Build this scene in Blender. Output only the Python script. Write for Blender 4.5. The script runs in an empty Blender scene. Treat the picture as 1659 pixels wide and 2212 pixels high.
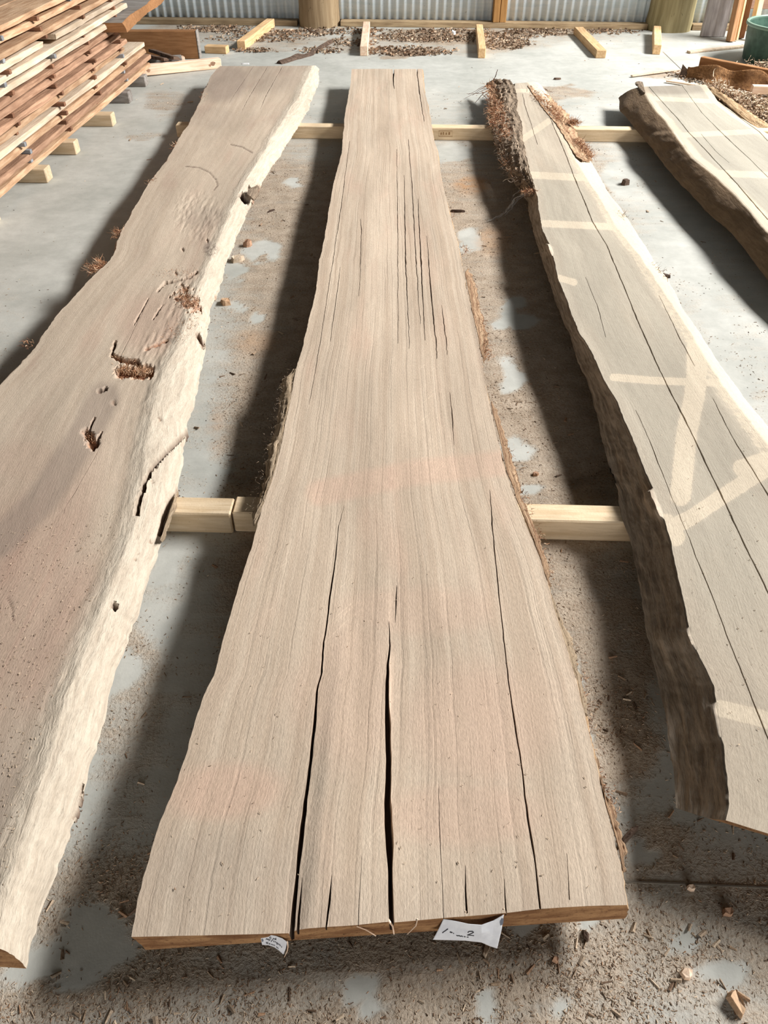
import bpy, bmesh, math, random
import numpy as np
from mathutils import Vector, Matrix

# ---------------------------------------------------------------- camera, world, light, exposure
SC = bpy.context.scene
COL = SC.collection
F, PITCH, H = 1676.0, math.radians(41.8), 1.51      # focal length in pixels of the 1659 x 2212 frame, tilt below level, eye height
cam_d = bpy.data.cameras.new('camera')
cam = bpy.data.objects.new('camera', cam_d); COL.objects.link(cam)
cam_d.sensor_fit = 'VERTICAL'; cam_d.sensor_height = 24.0; cam_d.lens = 24.0*F/2212.0
cam_d.clip_start = 0.02
cam.location = (0, 0, H); cam.rotation_euler = (math.pi/2-PITCH, 0, 0)
SC.camera = cam

world = bpy.data.worlds.new('world'); SC.world = world
world.use_nodes = True
bg = world.node_tree.nodes['Background']
bg.inputs[0].default_value = (1.0, 0.95, 0.88, 1); bg.inputs[1].default_value = 0.02

def strip(name, loc, size, power, color, target, along=(0, 1, 0)):
    d = bpy.data.lights.new(name, 'AREA'); d.shape = 'RECTANGLE'
    d.size, d.size_y = size; d.energy = power; d.color = color
    o = bpy.data.objects.new(name, d); COL.objects.link(o)
    o.location = loc
    dirv = Vector(target)-Vector(loc)
    zz = -dirv.normalized(); xx = Vector(along).normalized(); xx = (xx-zz*xx.dot(zz)).normalized(); yy = zz.cross(xx).normalized(); xx = yy.cross(zz)
    o.rotation_euler = Matrix((xx, yy, zz)).transposed().to_euler()
    return o
# daylight through the long open side of the shed, to the right of the slabs
strip('daylight_opening', (8.4, 5.35, 6.1), (6.9, 1.3), 2680, (1.0, 0.985, 0.965), (0.0, 4.9, 0.0), (-.16, 1, 0))
# the open end of the shed behind the photographer
strip('open_shed_end', (1.0, -7.5, 1.9), (5.5, 3.0), 340, (1.0, 0.985, 0.96), (0.3, 3.0, 0.6), (1, 0, 0))

SC.view_settings.view_transform = 'Standard'; SC.view_settings.look = 'None'
SC.view_settings.gamma = 1.0; SC.view_settings.use_curve_mapping = False
SC.view_settings.exposure = 0.08

# ---------------------------------------------------------------- helpers
random.seed(7); RNG = np.random.default_rng(11)
CP, SP = math.cos(PITCH), math.sin(PITCH)
def un(px, py, z=0.0):
    "pixel of the photograph -> point of the level plane at height z"
    dx, dy = (px-829.5)/F, (py-1106)/F
    dz = -SP-dy*CP; t = (z-H)/dz
    return np.array((dx*t, (CP-dy*SP)*t, z))
def un_x(px, py, x):
    dx, dy = (px-829.5)/F, (py-1106)/F
    t = x/dx
    return np.array((x, (CP-dy*SP)*t, H+(-SP-dy*CP)*t))
def un_y(px, py, y):
    dx, dy = (px-829.5)/F, (py-1106)/F
    t = y/(CP-dy*SP)
    return np.array((dx*t, y, H+(-SP-dy*CP)*t))
def pj(x, y, z):
    zz = z-H; Z = CP*y-SP*zz; v = -SP*y-CP*zz
    Z = np.maximum(Z, .05)
    return 829.5+F*x/Z, 1106+F*v/Z, Z
def sstep(a, b, x):
    t = np.clip((x-a)/(b-a), 0, 1); return t*t*(3-2*t)
def hash2(ix, iy, s):
    h = (ix.astype(np.int64)*374761393 + iy.astype(np.int64)*668265263 + s*1442695041) & 0xffffffff
    h = ((h ^ (h >> 13))*1274126177) & 0xffffffff
    h = h ^ (h >> 16)
    return (h & 0xffff)/65535.0
def vn(x, y, s=0):
    x = np.asarray(x, float); y = np.asarray(y, float)
    x, y = np.broadcast_arrays(x, y)
    ix, iy = np.floor(x), np.floor(y); fx, fy = x-ix, y-iy
    fx = fx*fx*(3-2*fx); fy = fy*fy*(3-2*fy)
    a, b = hash2(ix, iy, s), hash2(ix+1, iy, s); c, d = hash2(ix, iy+1, s), hash2(ix+1, iy+1, s)
    return (a*(1-fx)+b*fx)*(1-fy)+(c*(1-fx)+d*fx)*fy
def fbm(x, y, s=0, o=4):
    r = 0; a = .5; t = 0
    for i in range(o):
        r = r+a*vn(np.asarray(x)*2**i, np.asarray(y)*2**i, s+i*17); t += a; a *= .55
    return r/t
def dist_poly(px, py, pts):
    "distance from points to a polyline, and the arc fraction of the nearest point"
    best = np.full(px.shape, 1e9); arc = np.zeros(px.shape)
    P = [np.array(p, float) for p in pts]
    seg = [np.linalg.norm(P[i+1]-P[i]) for i in range(len(P)-1)]; tot = sum(seg); acc = 0
    for i in range(len(P)-1):
        d = P[i+1]-P[i]; l2 = max(d@d, 1e-9)
        t = np.clip(((px-P[i][0])*d[0]+(py-P[i][1])*d[1])/l2, 0, 1)
        q = np.hypot(px-P[i][0]-t*d[0], py-P[i][1]-t*d[1])
        m = q < best; best[m] = q[m]; arc[m] = (acc+t[m]*seg[i])/tot; acc += seg[i]
    return best, arc
def ell(px, py, cx, cy, rx, ry, rot=0):
    c, s = math.cos(math.radians(rot)), math.sin(math.radians(rot))
    dx, dy = px-cx, py-cy
    q = np.hypot((dx*c+dy*s)/rx, (-dx*s+dy*c)/ry)
    return 1-sstep(.55, 1.15, q)
def line(px, py, pts, w):
    return 1-sstep(w*.35, w*.75, dist_poly(px, py, pts)[0])
def lin(r, g, b):
    f = lambda c: (c/255/12.92) if c/255 <= .04045 else ((c/255+.055)/1.055)**2.4
    return (f(r), f(g), f(b), 1.0)
def lk(o, parent=None):
    COL.objects.link(o)
    if parent is not None: o.parent = parent
    return o
def tag(o, label=None, cat=None, group=None, kind=None):
    if label: o['label'] = label
    if cat: o['category'] = cat
    if group: o['group'] = group
    if kind: o['kind'] = kind
    return o
def empty(name, loc=(0, 0, 0), rz=0):
    o = bpy.data.objects.new(name, None); COL.objects.link(o)
    o.location = loc; o.rotation_euler = (0, 0, rz); o.empty_display_size = .05
    return o
def mesh_obj(name, v, f, mats, parent=None, smooth=False, mi=None, sharp=None):
    me = bpy.data.meshes.new(name)
    v = np.asarray(v, float)
    me.from_pydata(v.tolist() if len(v) else [], [], f)
    for m in (mats if isinstance(mats, (list, tuple)) else [mats]): me.materials.append(m)
    if mi is not None: me.polygons.foreach_set('material_index', np.asarray(mi, np.int32))
    if smooth:
        me.polygons.foreach_set('use_smooth', np.ones(len(me.polygons), bool))
        if sharp: me.set_sharp_from_angle(angle=math.radians(sharp))
    me.update()
    return lk(bpy.data.objects.new(name, me), parent)
def vcol(o, name, arr):
    a = o.data.attributes.new(name, 'FLOAT_COLOR', 'POINT')
    arr = np.asarray(arr, np.float32)
    if arr.shape[1] == 3: arr = np.concatenate([arr, np.ones((len(arr), 1), np.float32)], 1)
    a.data.foreach_set('color', arr.ravel())
def vvec(o, name, arr):
    a = o.data.attributes.new(name, 'FLOAT_VECTOR', 'POINT')
    a.data.foreach_set('vector', np.asarray(arr, np.float32).ravel())

# ---------------------------------------------------------------- node materials
class G:
    def __init__(s, name):
        s.m = bpy.data.materials.new(name); s.m.use_nodes = True
        s.t = s.m.node_tree; s.b = s.t.nodes['Principled BSDF']
        s.b.inputs['Specular IOR Level'].default_value = .25
    def n(s, typ, **kw):
        n = s.t.nodes.new(typ)
        for k, v in kw.items(): setattr(n, k, v)
        return n
    def put(s, sock, v):
        if hasattr(v, 'is_linked') or isinstance(v, bpy.types.NodeSocket): s.t.links.new(v, sock)
        else: sock.default_value = v
    def obj(s): return s.n('ShaderNodeTexCoord').outputs['Object']
    def attr(s, name, out='Vector'): return s.n('ShaderNodeAttribute', attribute_name=name).outputs[out]
    def sep(s, v):
        n = s.n('ShaderNodeSeparateXYZ'); s.put(n.inputs[0], v); return n.outputs
    def mul(s, v, k):
        n = s.n('ShaderNodeVectorMath', operation='MULTIPLY'); s.put(n.inputs[0], v); s.put(n.inputs[1], k); return n.outputs[0]
    def add(s, v, k):
        n = s.n('ShaderNodeVectorMath', operation='ADD'); s.put(n.inputs[0], v); s.put(n.inputs[1], k); return n.outputs[0]
    def math(s, op, a, b=0.0, clamp=False):
        n = s.n('ShaderNodeMath', operation=op, use_clamp=clamp); s.put(n.inputs[0], a); s.put(n.inputs[1], b); return n.outputs[0]
    def noise(s, vec, k=(1, 1, 1), scale=1.0, det=4, rough=.55, dist=0.0):
        n = s.n('ShaderNodeTexNoise'); s.put(n.inputs['Vector'], s.mul(vec, k))
        n.inputs['Scale'].default_value = scale; n.inputs['Detail'].default_value = det
        n.inputs['Roughness'].default_value = rough; n.inputs['Distortion'].default_value = dist
        return n.outputs[0]
    def ramp(s, f, a, b, lo=0.0, hi=1.0):
        n = s.n('ShaderNodeMapRange', interpolation_type='SMOOTHSTEP'); s.put(n.inputs[0], f)
        n.inputs[1].default_value = a; n.inputs[2].default_value = b; n.inputs[3].default_value = lo; n.inputs[4].default_value = hi
        return n.outputs[0]
    def mix(s, f, a, b, blend='MIX'):
        n = s.n('ShaderNodeMix', data_type='RGBA', blend_type=blend)
        s.put(n.inputs[0], f); s.put(n.inputs[6], a); s.put(n.inputs[7], b); return n.outputs[2]
    def scale_col(s, c, f):
        n = s.n('ShaderNodeVectorMath', operation='SCALE'); s.put(n.inputs[0], c); s.put(n.inputs[3], f); return n.outputs[0]
    def done(s, col, rough=.8, height=None, dist=.002, strength=1.0):
        s.put(s.b.inputs['Base Color'], col); s.put(s.b.inputs['Roughness'], rough)
        if height is not None:
            n = s.n('ShaderNodeBump'); n.inputs['Strength'].default_value = strength; n.inputs['Distance'].default_value = dist
            s.put(n.inputs['Height'], height); s.put(s.b.inputs['Normal'], n.outputs[0])
        return s.m

def slab_mat(name, light, dark, side_a, side_b, grey, pink, pale, streak=1.0):
    g = G(name); c = g.attr('gco'); m1 = g.sep(g.attr('m1')); m2 = g.sep(g.attr('m2'))
    grain = g.noise(c, (38, .55, 38), det=5, rough=.6, dist=.25)
    fine = g.noise(c, (240, 5, 240), det=3)
    fuzz = g.noise(c, (330, 90, 330), det=3, rough=.7)
    broad = g.noise(c, (5, 1.1, 5), det=3)
    warm = g.noise(c, (7, 1.6, 7), det=2)
    lines = g.ramp(g.noise(c, (95, .9, 95), det=3, rough=.5), .52, .70)
    col = g.mix(g.ramp(grain, .32, .68), dark, light)
    col = g.mix(g.math('MULTIPLY', lines, .20*streak), col, g.scale_col(col, .55))
    col = g.mix(g.ramp(warm, .5, .75, 0, .35), col, pink)
    col = g.mix(g.math('MULTIPLY', m1[1], g.ramp(grain, .25, .7, .45, 1.0)), col, pink)
    col = g.mix(g.math('MULTIPLY', m1[2], g.ramp(fuzz, .3, .7, .6, 1.0)), col, grey)
    rag = g.math('ADD', m1[0], g.math('MULTIPLY', g.math('SUBTRACT', g.noise(c, (60, 40, 60), det=4, rough=.65), .5), .7))
    col = g.mix(g.ramp(rag, .38, .62, 0, .8), col, pale)
    if streak >= 1:                                   # pale slanting scratches left by the saw
        mp = g.n('ShaderNodeMapping'); g.put(mp.inputs[0], c); mp.inputs['Rotation'].default_value = (0, 0, .62)
        sc = g.ramp(g.noise(mp.outputs[0], (150, 5, 150), det=2), .60, .70)
        col = g.mix(g.math('MULTIPLY', sc, g.ramp(broad, .45, .6, 0, .30)), col, g.scale_col(col, 1.35))
    bk = g.noise(c, (60, 9, 60), det=6, rough=.68, dist=.4)
    bcol = g.mix(g.ramp(bk, .34, .66), side_a, side_b)
    spk = g.ramp(g.noise(c, (130, 60, 130), det=2), .62, .72)
    bcol = g.mix(g.math('MULTIPLY', spk, .35), bcol, g.scale_col(bcol, .6))
    col = g.mix(m2[0], col, bcol)
    rot = g.mix(g.ramp(g.noise(c, (140, 70, 140), det=4), .35, .65), lin(104, 60, 42), lin(200, 150, 114))
    col = g.mix(m2[1], col, rot)
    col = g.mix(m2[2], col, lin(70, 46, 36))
    col = g.scale_col(col, g.ramp(broad, .25, .75, .86, 1.1))
    col = g.scale_col(col, g.ramp(fuzz, .3, .72, .90, 1.07))
    h = g.math('ADD', g.math('MULTIPLY', fine, .35), g.math('MULTIPLY', fuzz, .55))
    h = g.math('ADD', h, g.math('MULTIPLY', g.math('MULTIPLY', m2[0], bk), 3.2))
    h = g.math('ADD', h, g.math('MULTIPLY', lines, -.25*streak))
    return g.done(col, .85, h, .0022, .8)

def timber_mat(name, a, b, k=(6, 70, 70), speck=.35, bump=.001):
    g = G(name); r = g.n('ShaderNodeObjectInfo').outputs['Random']
    c = g.add(g.obj(), g.scale_col((3.7, 9.1, 5.3), r))
    n = g.noise(c, k, det=5, rough=.6, dist=.3)
    f = g.noise(c, (160, 160, 160), det=3)
    w = g.noise(c, (4, 4, 4), det=3)
    col = g.mix(g.ramp(n, .3, .7), a, b)
    col = g.scale_col(col, g.math('ADD', .82, g.math('MULTIPLY', r, .34)))
    col = g.scale_col(col, g.ramp(w, .3, .7, .84, 1.1))
    col = g.mix(g.ramp(f, .62, .75, 0, speck), col, g.scale_col(col, .5))
    return g.done(col, .8, g.math('ADD', n, g.math('MULTIPLY', f, .6)), bump)

def vcol_mat(name, rough=.9, sc=300):
    g = G(name); c = g.attr('tint', 'Color'); n = g.noise(g.obj(), (sc, sc, sc), det=2)
    return g.done(g.scale_col(c, g.ramp(n, .3, .7, .75, 1.2)), rough, n, .0006)

M_CHIP = vcol_mat('chip')
M_FIBRE = vcol_mat('fibre', .9, 500)
M_PINE = timber_mat('pine', lin(206, 166, 118), lin(228, 194, 150))
M_PINEB = timber_mat('pine_bearer', lin(204, 178, 142), lin(226, 204, 172))
M_PALE = timber_mat('pale_pine', lin(226, 190, 160), lin(244, 220, 196))
M_BROWN = timber_mat('brown_timber', lin(146, 102, 64), lin(170, 124, 84))
M_ROUGH = timber_mat('rough_sawn', lin(168, 130, 98), lin(202, 170, 138), (70, 5, 70), .5, .002)
M_ROUGHP = timber_mat('rough_sawn_pale', lin(192, 170, 144), lin(216, 198, 176), (70, 5, 70), .35, .002)
M_ROUGHR = timber_mat('rough_sawn_red', lin(150, 114, 90), lin(188, 150, 122), (70, 5, 70), .6, .003)
M_GREYW = timber_mat('weathered_grey', lin(120, 112, 104), lin(158, 152, 146), (6, 60, 60), .4)
M_STICK = timber_mat('sticker_brown', lin(110, 76, 58), lin(150, 110, 84))
M_STICKG = timber_mat('sticker_grey', lin(120, 120, 124), lin(165, 168, 170))
M_DARKW = timber_mat('dark_bark_wood', lin(70, 54, 44), lin(112, 92, 78), (6, 60, 60), .6, .004)

def box_geo(sx, sy, sz, bev=.004, jit=0.0, seed=0):
    "bevelled box from 0 to s on each axis, base at z = 0, centred in x and y"
    bm = bmesh.new(); bmesh.ops.create_cube(bm, size=1)
    for v in bm.verts: v.co = Vector((v.co.x*sx, v.co.y*sy, (v.co.z+.5)*sz))
    bmesh.ops.bevel(bm, geom=bm.edges[:], offset=min(bev, sx*.3, sy*.3, sz*.3), segments=1, affect='EDGES')
    me = bpy.data.meshes.new('m'); bm.to_mesh(me); bm.free(); return me
def wobble_box(L, wd, t, n=24, amp=.004, seed=0, axis='y', wane=0.0):
    "sawn board: long along y, its edges waver; base at z = 0, outer edge at x = 0, going to -wd"
    ys = np.linspace(0, L, n); V = []; Fc = []
    r = np.random.default_rng(seed)
    o1 = (vn(ys*3, 0, seed)-.5)*amp*4+(vn(ys*14, 3, seed)-.5)*amp*1.6
    o2 = (vn(ys*3, 7, seed)-.5)*amp*4+(vn(ys*14, 9, seed)-.5)*amp*1.6-wane
    zt = (vn(ys*2, 5, seed)-.5)*amp*.5
    for i, y in enumerate(ys):
        V += [(-wd, y, 0), (o1[i], y, 0), (o1[i]*.7+o2[i]*.3+.001, y, t*.5), (o2[i], y, t-.002+zt[i]), (o2[i]-.003, y, t+zt[i]), (-wd, y, t+zt[i])]
    k = 6
    for i in range(n-1):
        for j in range(k):
            a, b = i*k+j, i*k+(j+1) % k
            Fc.append((a, b, b+k, a+k))
    Fc.append(tuple(range(k-1, -1, -1))); Fc.append(tuple((n-1)*k+j for j in range(k)))
    return V, Fc
def timber(name, p0, p1, w, h, mat, label, cat, group=None, z=0.0, roll=0.0, bev=.004, parent=None):
    "straight timber from ground point p0 to p1 (ends on the centre line), w wide, h high"
    a, b = np.array(p0[:2]), np.array(p1[:2]); d = b-a; L = float(np.hypot(*d))
    me = box_geo(L, w, h, bev); me.name = name; me.materials.append(mat)
    o = lk(bpy.data.objects.new(name, me), parent)
    zz = z if np.isscalar(z) else (z[0]+z[1])/2
    o.location = ((a[0]+b[0])/2, (a[1]+b[1])/2, zz)
    tilt = 0 if np.isscalar(z) else -math.atan2(z[1]-z[0], L)
    o.rotation_euler = (roll, tilt, math.atan2(d[1], d[0]))
    return tag(o, label, cat, group)
def fibres(name, roots, dirs, lens, rad, cols, mat, parent=None, seed=0, curl=.6, seg=4):
    "thin tapering strands grown from the given roots"
    r = np.random.default_rng(seed); V = []; Fc = []; C = []
    for p, d, L, q, c in zip(roots, dirs, lens, rad, cols):
        p = np.array(p, float); d = np.array(d, float); d /= np.linalg.norm(d)+1e-9
        base = len(V)
        for i in range(seg+1):
            up = np.array((0, 0, 1.)) if abs(d[2]) < .9 else np.array((1., 0, 0))
            s = np.cross(d, up); s /= np.linalg.norm(s)+1e-9; u = np.cross(s, d)
            rr = q*(1-.8*i/seg)
            for a in (0, 2.1, 4.2):
                V.append(p+s*math.cos(a)*rr+u*math.sin(a)*rr); C.append(c)
            p = p+d*L/seg; d = d+r.normal(0, curl/seg*1.6, 3); d /= np.linalg.norm(d)
        for i in range(seg):
            for j in range(3):
                a, b = base+i*3+j, base+i*3+(j+1) % 3
                Fc.append((a, b, b+3, a+3))
    o = mesh_obj(name, V, Fc, mat, parent); vcol(o, 'tint', np.array(C)[:, :3]); return o
# ---------------------------------------------------------------- floor
M_FLOOR = None
def make_floor():
    g = G('dusty_concrete'); c = g.obj(); m = g.sep(g.attr('m1'))
    n1 = g.noise(c, (1, 1, 1), 2.2, 6, .6); n2 = g.noise(c, (1, 1, 1), 14, 5, .65); n3 = g.noise(c, (1, 1, 1), 120, 3, .7)
    swp = g.noise(c, (1.5, 9, 1), 2, 4, .6, .5)
    conc = g.mix(g.ramp(n1, .3, .7), lin(172, 173, 166), lin(193, 193, 186))
    conc = g.scale_col(conc, g.ramp(n2, .25, .75, .9, 1.06))
    dust = g.mix(g.ramp(n2, .3, .7), lin(152, 134, 114), lin(182, 166, 147))
    dust = g.mix(g.ramp(n3, .45, .7, 0, .5), dust, lin(118, 96, 76))
    f = g.math('ADD', m[0], g.math('MULTIPLY', g.math('SUBTRACT', g.math('ADD', g.math('MULTIPLY', n2, .6), g.math('MULTIPLY', n3, .4)), .5), .9))
    f = g.math('ADD', f, g.math('MULTIPLY', g.math('SUBTRACT', swp, .5), .5))
    col = g.mix(g.ramp(f, .22, .78, .04, .95), conc, dust)
    col = g.mix(g.math('MULTIPLY', m[1], g.ramp(n2, .3, .65, .2, .8)), col, lin(174, 132, 92))
    col = g.mix(m[2], col, lin(96, 92, 84))
    h = g.math('ADD', g.math('MULTIPLY', n3, g.ramp(f, .3, .8, .1, 1.0)), g.math('MULTIPLY', n2, .3))
    mat = g.done(col, g.ramp(f, .3, .7, .62, .9), h, .004, .8)
    xs = np.concatenate([np.arange(-6.8, -3.6, .08), np.arange(-3.6, 5.61, .025)]); ys = np.concatenate([np.arange(-1.6, 2.4, .02), np.arange(2.4, 9.3, .03)])
    X, Y = np.meshgrid(xs, ys); nx, ny = len(xs), len(ys)
    V = np.stack([X.ravel(), Y.ravel(), np.zeros(X.size)], 1)
    i = np.arange(nx*ny).reshape(ny, nx)
    Fc = np.stack([i[:-1, :-1], i[:-1, 1:], i[1:, 1:], i[1:, :-1]], -1).reshape(-1, 4).tolist()
    o = mesh_obj('floor', V, Fc, mat)
    px, py, Z = pj(V[:, 0], V[:, 1], V[:, 2])
    d = dust_density(px, py, V[:, 0], V[:, 1])
    orange = np.maximum.reduce([ell(px, py, 1020, 400, 45, 22), ell(px, py, 1065, 520, 45, 35)*.6, ell(px, py, 1180, 420, 60, 20)*.3,
                                ell(px, py, 560, 740, 60, 30)*.5, ell(px, py, 470, 930, 20, 60)*.4])
    joint = np.zeros(len(V))
    vcol(o, 'm1', np.stack([d, orange, joint], 1))
    tag(o, kind='structure')
    # saw-cut joints in the concrete
    M_J = timber_mat('saw_cut_joint', lin(126, 118, 106), lin(146, 138, 126))  # grey-brown colour of the joint lines
    for k, (a, b, w) in enumerate((((1345, 1904), (1720, 1920), .004), ((1432, 112), (1482, 160), .006))):
        p, q = un(*a), un(*b); dd = (q-p)[:2]; L = np.hypot(*dd)
        me = box_geo(L, w, .0016, .0004); me.materials.append(M_J)
        j = lk(bpy.data.objects.new('joint_line', me), o); j.location = ((p[0]+q[0])/2, (p[1]+q[1])/2, 0.0)
        j.rotation_euler = (0, 0, math.atan2(dd[1], dd[0]))
    return o
CLEAN = [(630, 395, 18, 14), (568, 540, 38, 26), (512, 582, 26, 16), (545, 690, 18, 18), (505, 660, 18, 12), (1015, 516, 24, 30, 40),
         (1100, 652, 32, 24, -20), (1120, 688, 60, 14), (1100, 815, 28, 45, -15), (1120, 960, 34, 26, 30), (1150, 1045, 34, 18),
         (200, 2045, 110, 70), (70, 2090, 60, 40), (160, 2130, 60, 30), (1060, 2130, 26, 34, 30), (1155, 2105, 22, 18), (1300, 1985, 36, 24, -30), (1240, 2125, 34, 16), (1560, 2090, 70, 30),
         (1150, 2005, 60, 16), (1470, 2020, 30, 24, -60), (1400, 1850, 34, 16), (1170, 1480, 10, 60), (1265, 1560, 16, 120, -12), (800, 2120, 40, 40), (1080, 2200, 30, 24), (1570, 800, 20, 80, -30), (1540, 700, 30, 60, -30),
         (430, 1010, 30, 40), (250, 1460, 30, 60, 20), (470, 1040, 40, 30), (360, 1230, 30, 40), (900, 1000, 1, 1), (1340, 380, 40, 40, -30), (1480, 560, 40, 100, -35), (980, 330, 40, 20)]
DUST_AND_SHADE = [(270, 1560, 110, 330, .5), (1420, 1830, 140, 60, .55), (980, 92, 280, 34, .5), (560, 86, 190, 32, .5), (1250, 80, 160, 16, .4), (1330, 1500, 110, 330, .8), (1240, 1150, 90, 90, .5), (560, 620, 90, 150, .5), (1080, 480, 90, 110, .55), (1120, 900, 80, 180, .5), (530, 760, 70, 60, .6), (1200, 205, 110, 22, .7), (760, 95, 120, 22, .5), (990, 100, 60, 14, .4),  # the leading pair puts the slabs' brown shadow tint into the floor colour
         (980, 80, 200, 22, .8), (610, 130, 200, 10, .1), (310, 295, 50, 12, .5), (360, 220, 60, 40, .5), (880, 115, 90, 10, .75), (500, 80, 160, 26, .5), (1090, 95, 60, 16, .7), (1200, 70, 200, 10, .7), (1390, 700, 60, 60, .3),
         (1240, 1240, 70, 60, .6), (1200, 1300, 70, 60, .5), (500, 840, 60, 60, .5), (1560, 880, 60, 60, .4), (420, 60, 130, 16, .6), (1600, 230, 90, 60, .9), (1450, 160, 80, 12, .6), (470, 1000, 20, 60, .3)]
def dust_density(px, py, x, y):
    wx, wy = (fbm(x*7, y*7, 201)-.5)*.11, (fbm(x*7, y*7, 202)-.5)*.11
    sc = F/np.maximum(CP*y+SP*H, .3); px = px+wx*sc; py = py+wy*sc
    d = .28+.30*(fbm(x*1.1, y*1.1, 5)-.4)
    mid = sstep(250, 420, py)*sstep(430, 560, px)*(1-sstep(1250, 1420, px))
    d = d+.42*mid
    fg = sstep(1780, 1960, py); d = d*(1-fg)+fg*(.62+.25*(fbm(x*4, y*4, 9)-.5))
    d = np.where(py < 200, d*sstep(40, 190, py)*0+.06+.1*(fbm(x*2, y*4, 3)-.3), d*1.0)
    left = (1-sstep(330, 460, px))*sstep(180, 260, py)*(1-sstep(700, 900, py)); d = d*(1-.75*left)
    d = d+.2*(1-sstep(0, 160, px))*sstep(560, 640, py)*(1-sstep(800, 1000, py))
    for q in DUST_AND_SHADE: d = np.maximum(d, ell(px, py, *q[:4])*q[4]*(.7+.6*fbm(x*5, y*5, 21)))
    c = np.zeros_like(d)
    for q in CLEAN: c = np.maximum(c, ell(px, py, *q))
    c = c*sstep(.28, .5, fbm(x*9, y*9, 31)+.12)
    return np.clip(d*(1-.97*c), 0, 1)

# ---------------------------------------------------------------- chips and litter
def chips(name, P, size, cols, seed, parent=None, label=None, flat=1.0, aspect=3.0):
    "small split slivers: six corners and eight faces each, lying on what P gives"
    r = np.random.default_rng(seed); n = len(P)
    L = size*(.5+r.random(n)*1.0); W = L/aspect*(.5+r.random(n)); T = np.minimum(W*.6, .006)*(.4+r.random(n)*.6)*flat
    a = r.random(n)*2*np.pi; tl = r.normal(0, .22, n)
    tpl = np.array([(-.5, -.5, 0), (-.5, .5, .15), (-.5, 0, 1), (.5, -.3, .1), (.5, .35, 0), (.5, .05, .8)])
    V = np.zeros((n, 6, 3))
    for k, (tx, ty, tz) in enumerate(tpl):
        ex = tx*L*(.8+.4*r.random(n)); ey = ty*W*(.7+.6*r.random(n))
        V[:, k, 0] = P[:, 0]+ex*np.cos(a)-ey*np.sin(a); V[:, k, 1] = P[:, 1]+ex*np.sin(a)+ey*np.cos(a)
        V[:, k, 2] = P[:, 2]+tz*T+np.maximum(0, ex*tl)+.0002
    base = np.array([(0, 2, 1), (3, 4, 5)]); quad = np.array([(0, 3, 5, 2), (2, 5, 4, 1), (1, 4, 3, 0)])
    off = (np.arange(n)*6)[:, None, None]
    Fc = (base[None]+off).reshape(-1, 3).tolist()+(quad[None]+off).reshape(-1, 4).tolist()
    o = mesh_obj(name, V.reshape(-1, 3), Fc, M_CHIP, parent)
    vcol(o, 'tint', np.repeat(cols[:, :3], 6, 0)); tag(o, label, kind='stuff'); return o
PAL = np.array([lin(150, 128, 106), lin(128, 106, 86), lin(172, 152, 130), lin(104, 84, 68), lin(196, 176, 152), lin(156, 124, 98), lin(152, 134, 114)])[:, :3]
def pal_cols(n, seed, w=None):
    r = np.random.default_rng(seed); i = r.choice(len(PAL), n, p=w)
    return PAL[i]*(.75+.5*r.random((n, 1)))
def floor_debris():
    r = np.random.default_rng(3); out = []
    N = 330000
    px = r.random(N)*1800-70; py = 60+r.random(N)*2230
    P = np.array([0., 0, 0])
    dx, dy = (px-829.5)/F, (py-1106)/F; t = -H/(-SP-dy*CP)
    x, y = dx*t, (CP-dy*SP)*t
    d = dust_density(px, py, x, y); d = d**1.6*(.35+1.3*sstep(.42, .66, fbm(x*6, y*6, 77)))
    keep = (r.random(N) < d*.50) & (y < 8.6) & (y > -1)
    P = np.stack([x[keep], y[keep], np.zeros(keep.sum())], 1)
    n = len(P); dist = P[:, 1]
    s = np.where(r.random(n) < .018, .0125, .0035)*(1+.20*dist)
    chips('floor_chips', P, s, pal_cols(n, 5), 8, None, 'brown wood chips and sawdust scattered over the concrete floor')['category'] = 'wood chips'
    # litter of bark and leaves along the foot of the back wall
    N = 19000; px = r.random(N)*1060+380; py = 56+r.random(N)*66
    dy = (py-1106)/F; t = -H/(-SP-dy*CP); x, y = (px-829.5)/F*t, (CP-dy*SP)*t
    dn = np.zeros(N)
    for q in [(980, 78, 190, 15, 1), (880, 112, 110, 11, .9), (760, 92, 60, 10, .5), (1090, 95, 60, 14, .9), (1180, 70, 110, 8, .7), (1300, 70, 90, 6, .6), (560, 85, 120, 8, .35), (620, 72, 160, 8, .7), (450, 62, 90, 9, .7), (550, 110, 60, 5, .6), (690, 110, 60, 8, .35), (730, 68, 120, 8, .8)]:
        dn = np.maximum(dn, ell(px, py, *q[:4])*q[4])
    dn = dn*(.4+.9*sstep(.35, .6, fbm(x*4, y*7, 12)))
    k = (r.random(N) < dn) & (y < wall_y(x)-.135)
    P = np.stack([x[k], y[k], r.random(k.sum())*.008], 1)
    o = chips('bark_litter', P, np.full(len(P), .021), pal_cols(len(P), 6, [.2, .3, .1, .25, .03, .07, .05]), 9, None, 'leaf and bark litter drifted along the foot of the back wall', 2.5, 2.4)
    o['category'] = 'litter'

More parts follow.
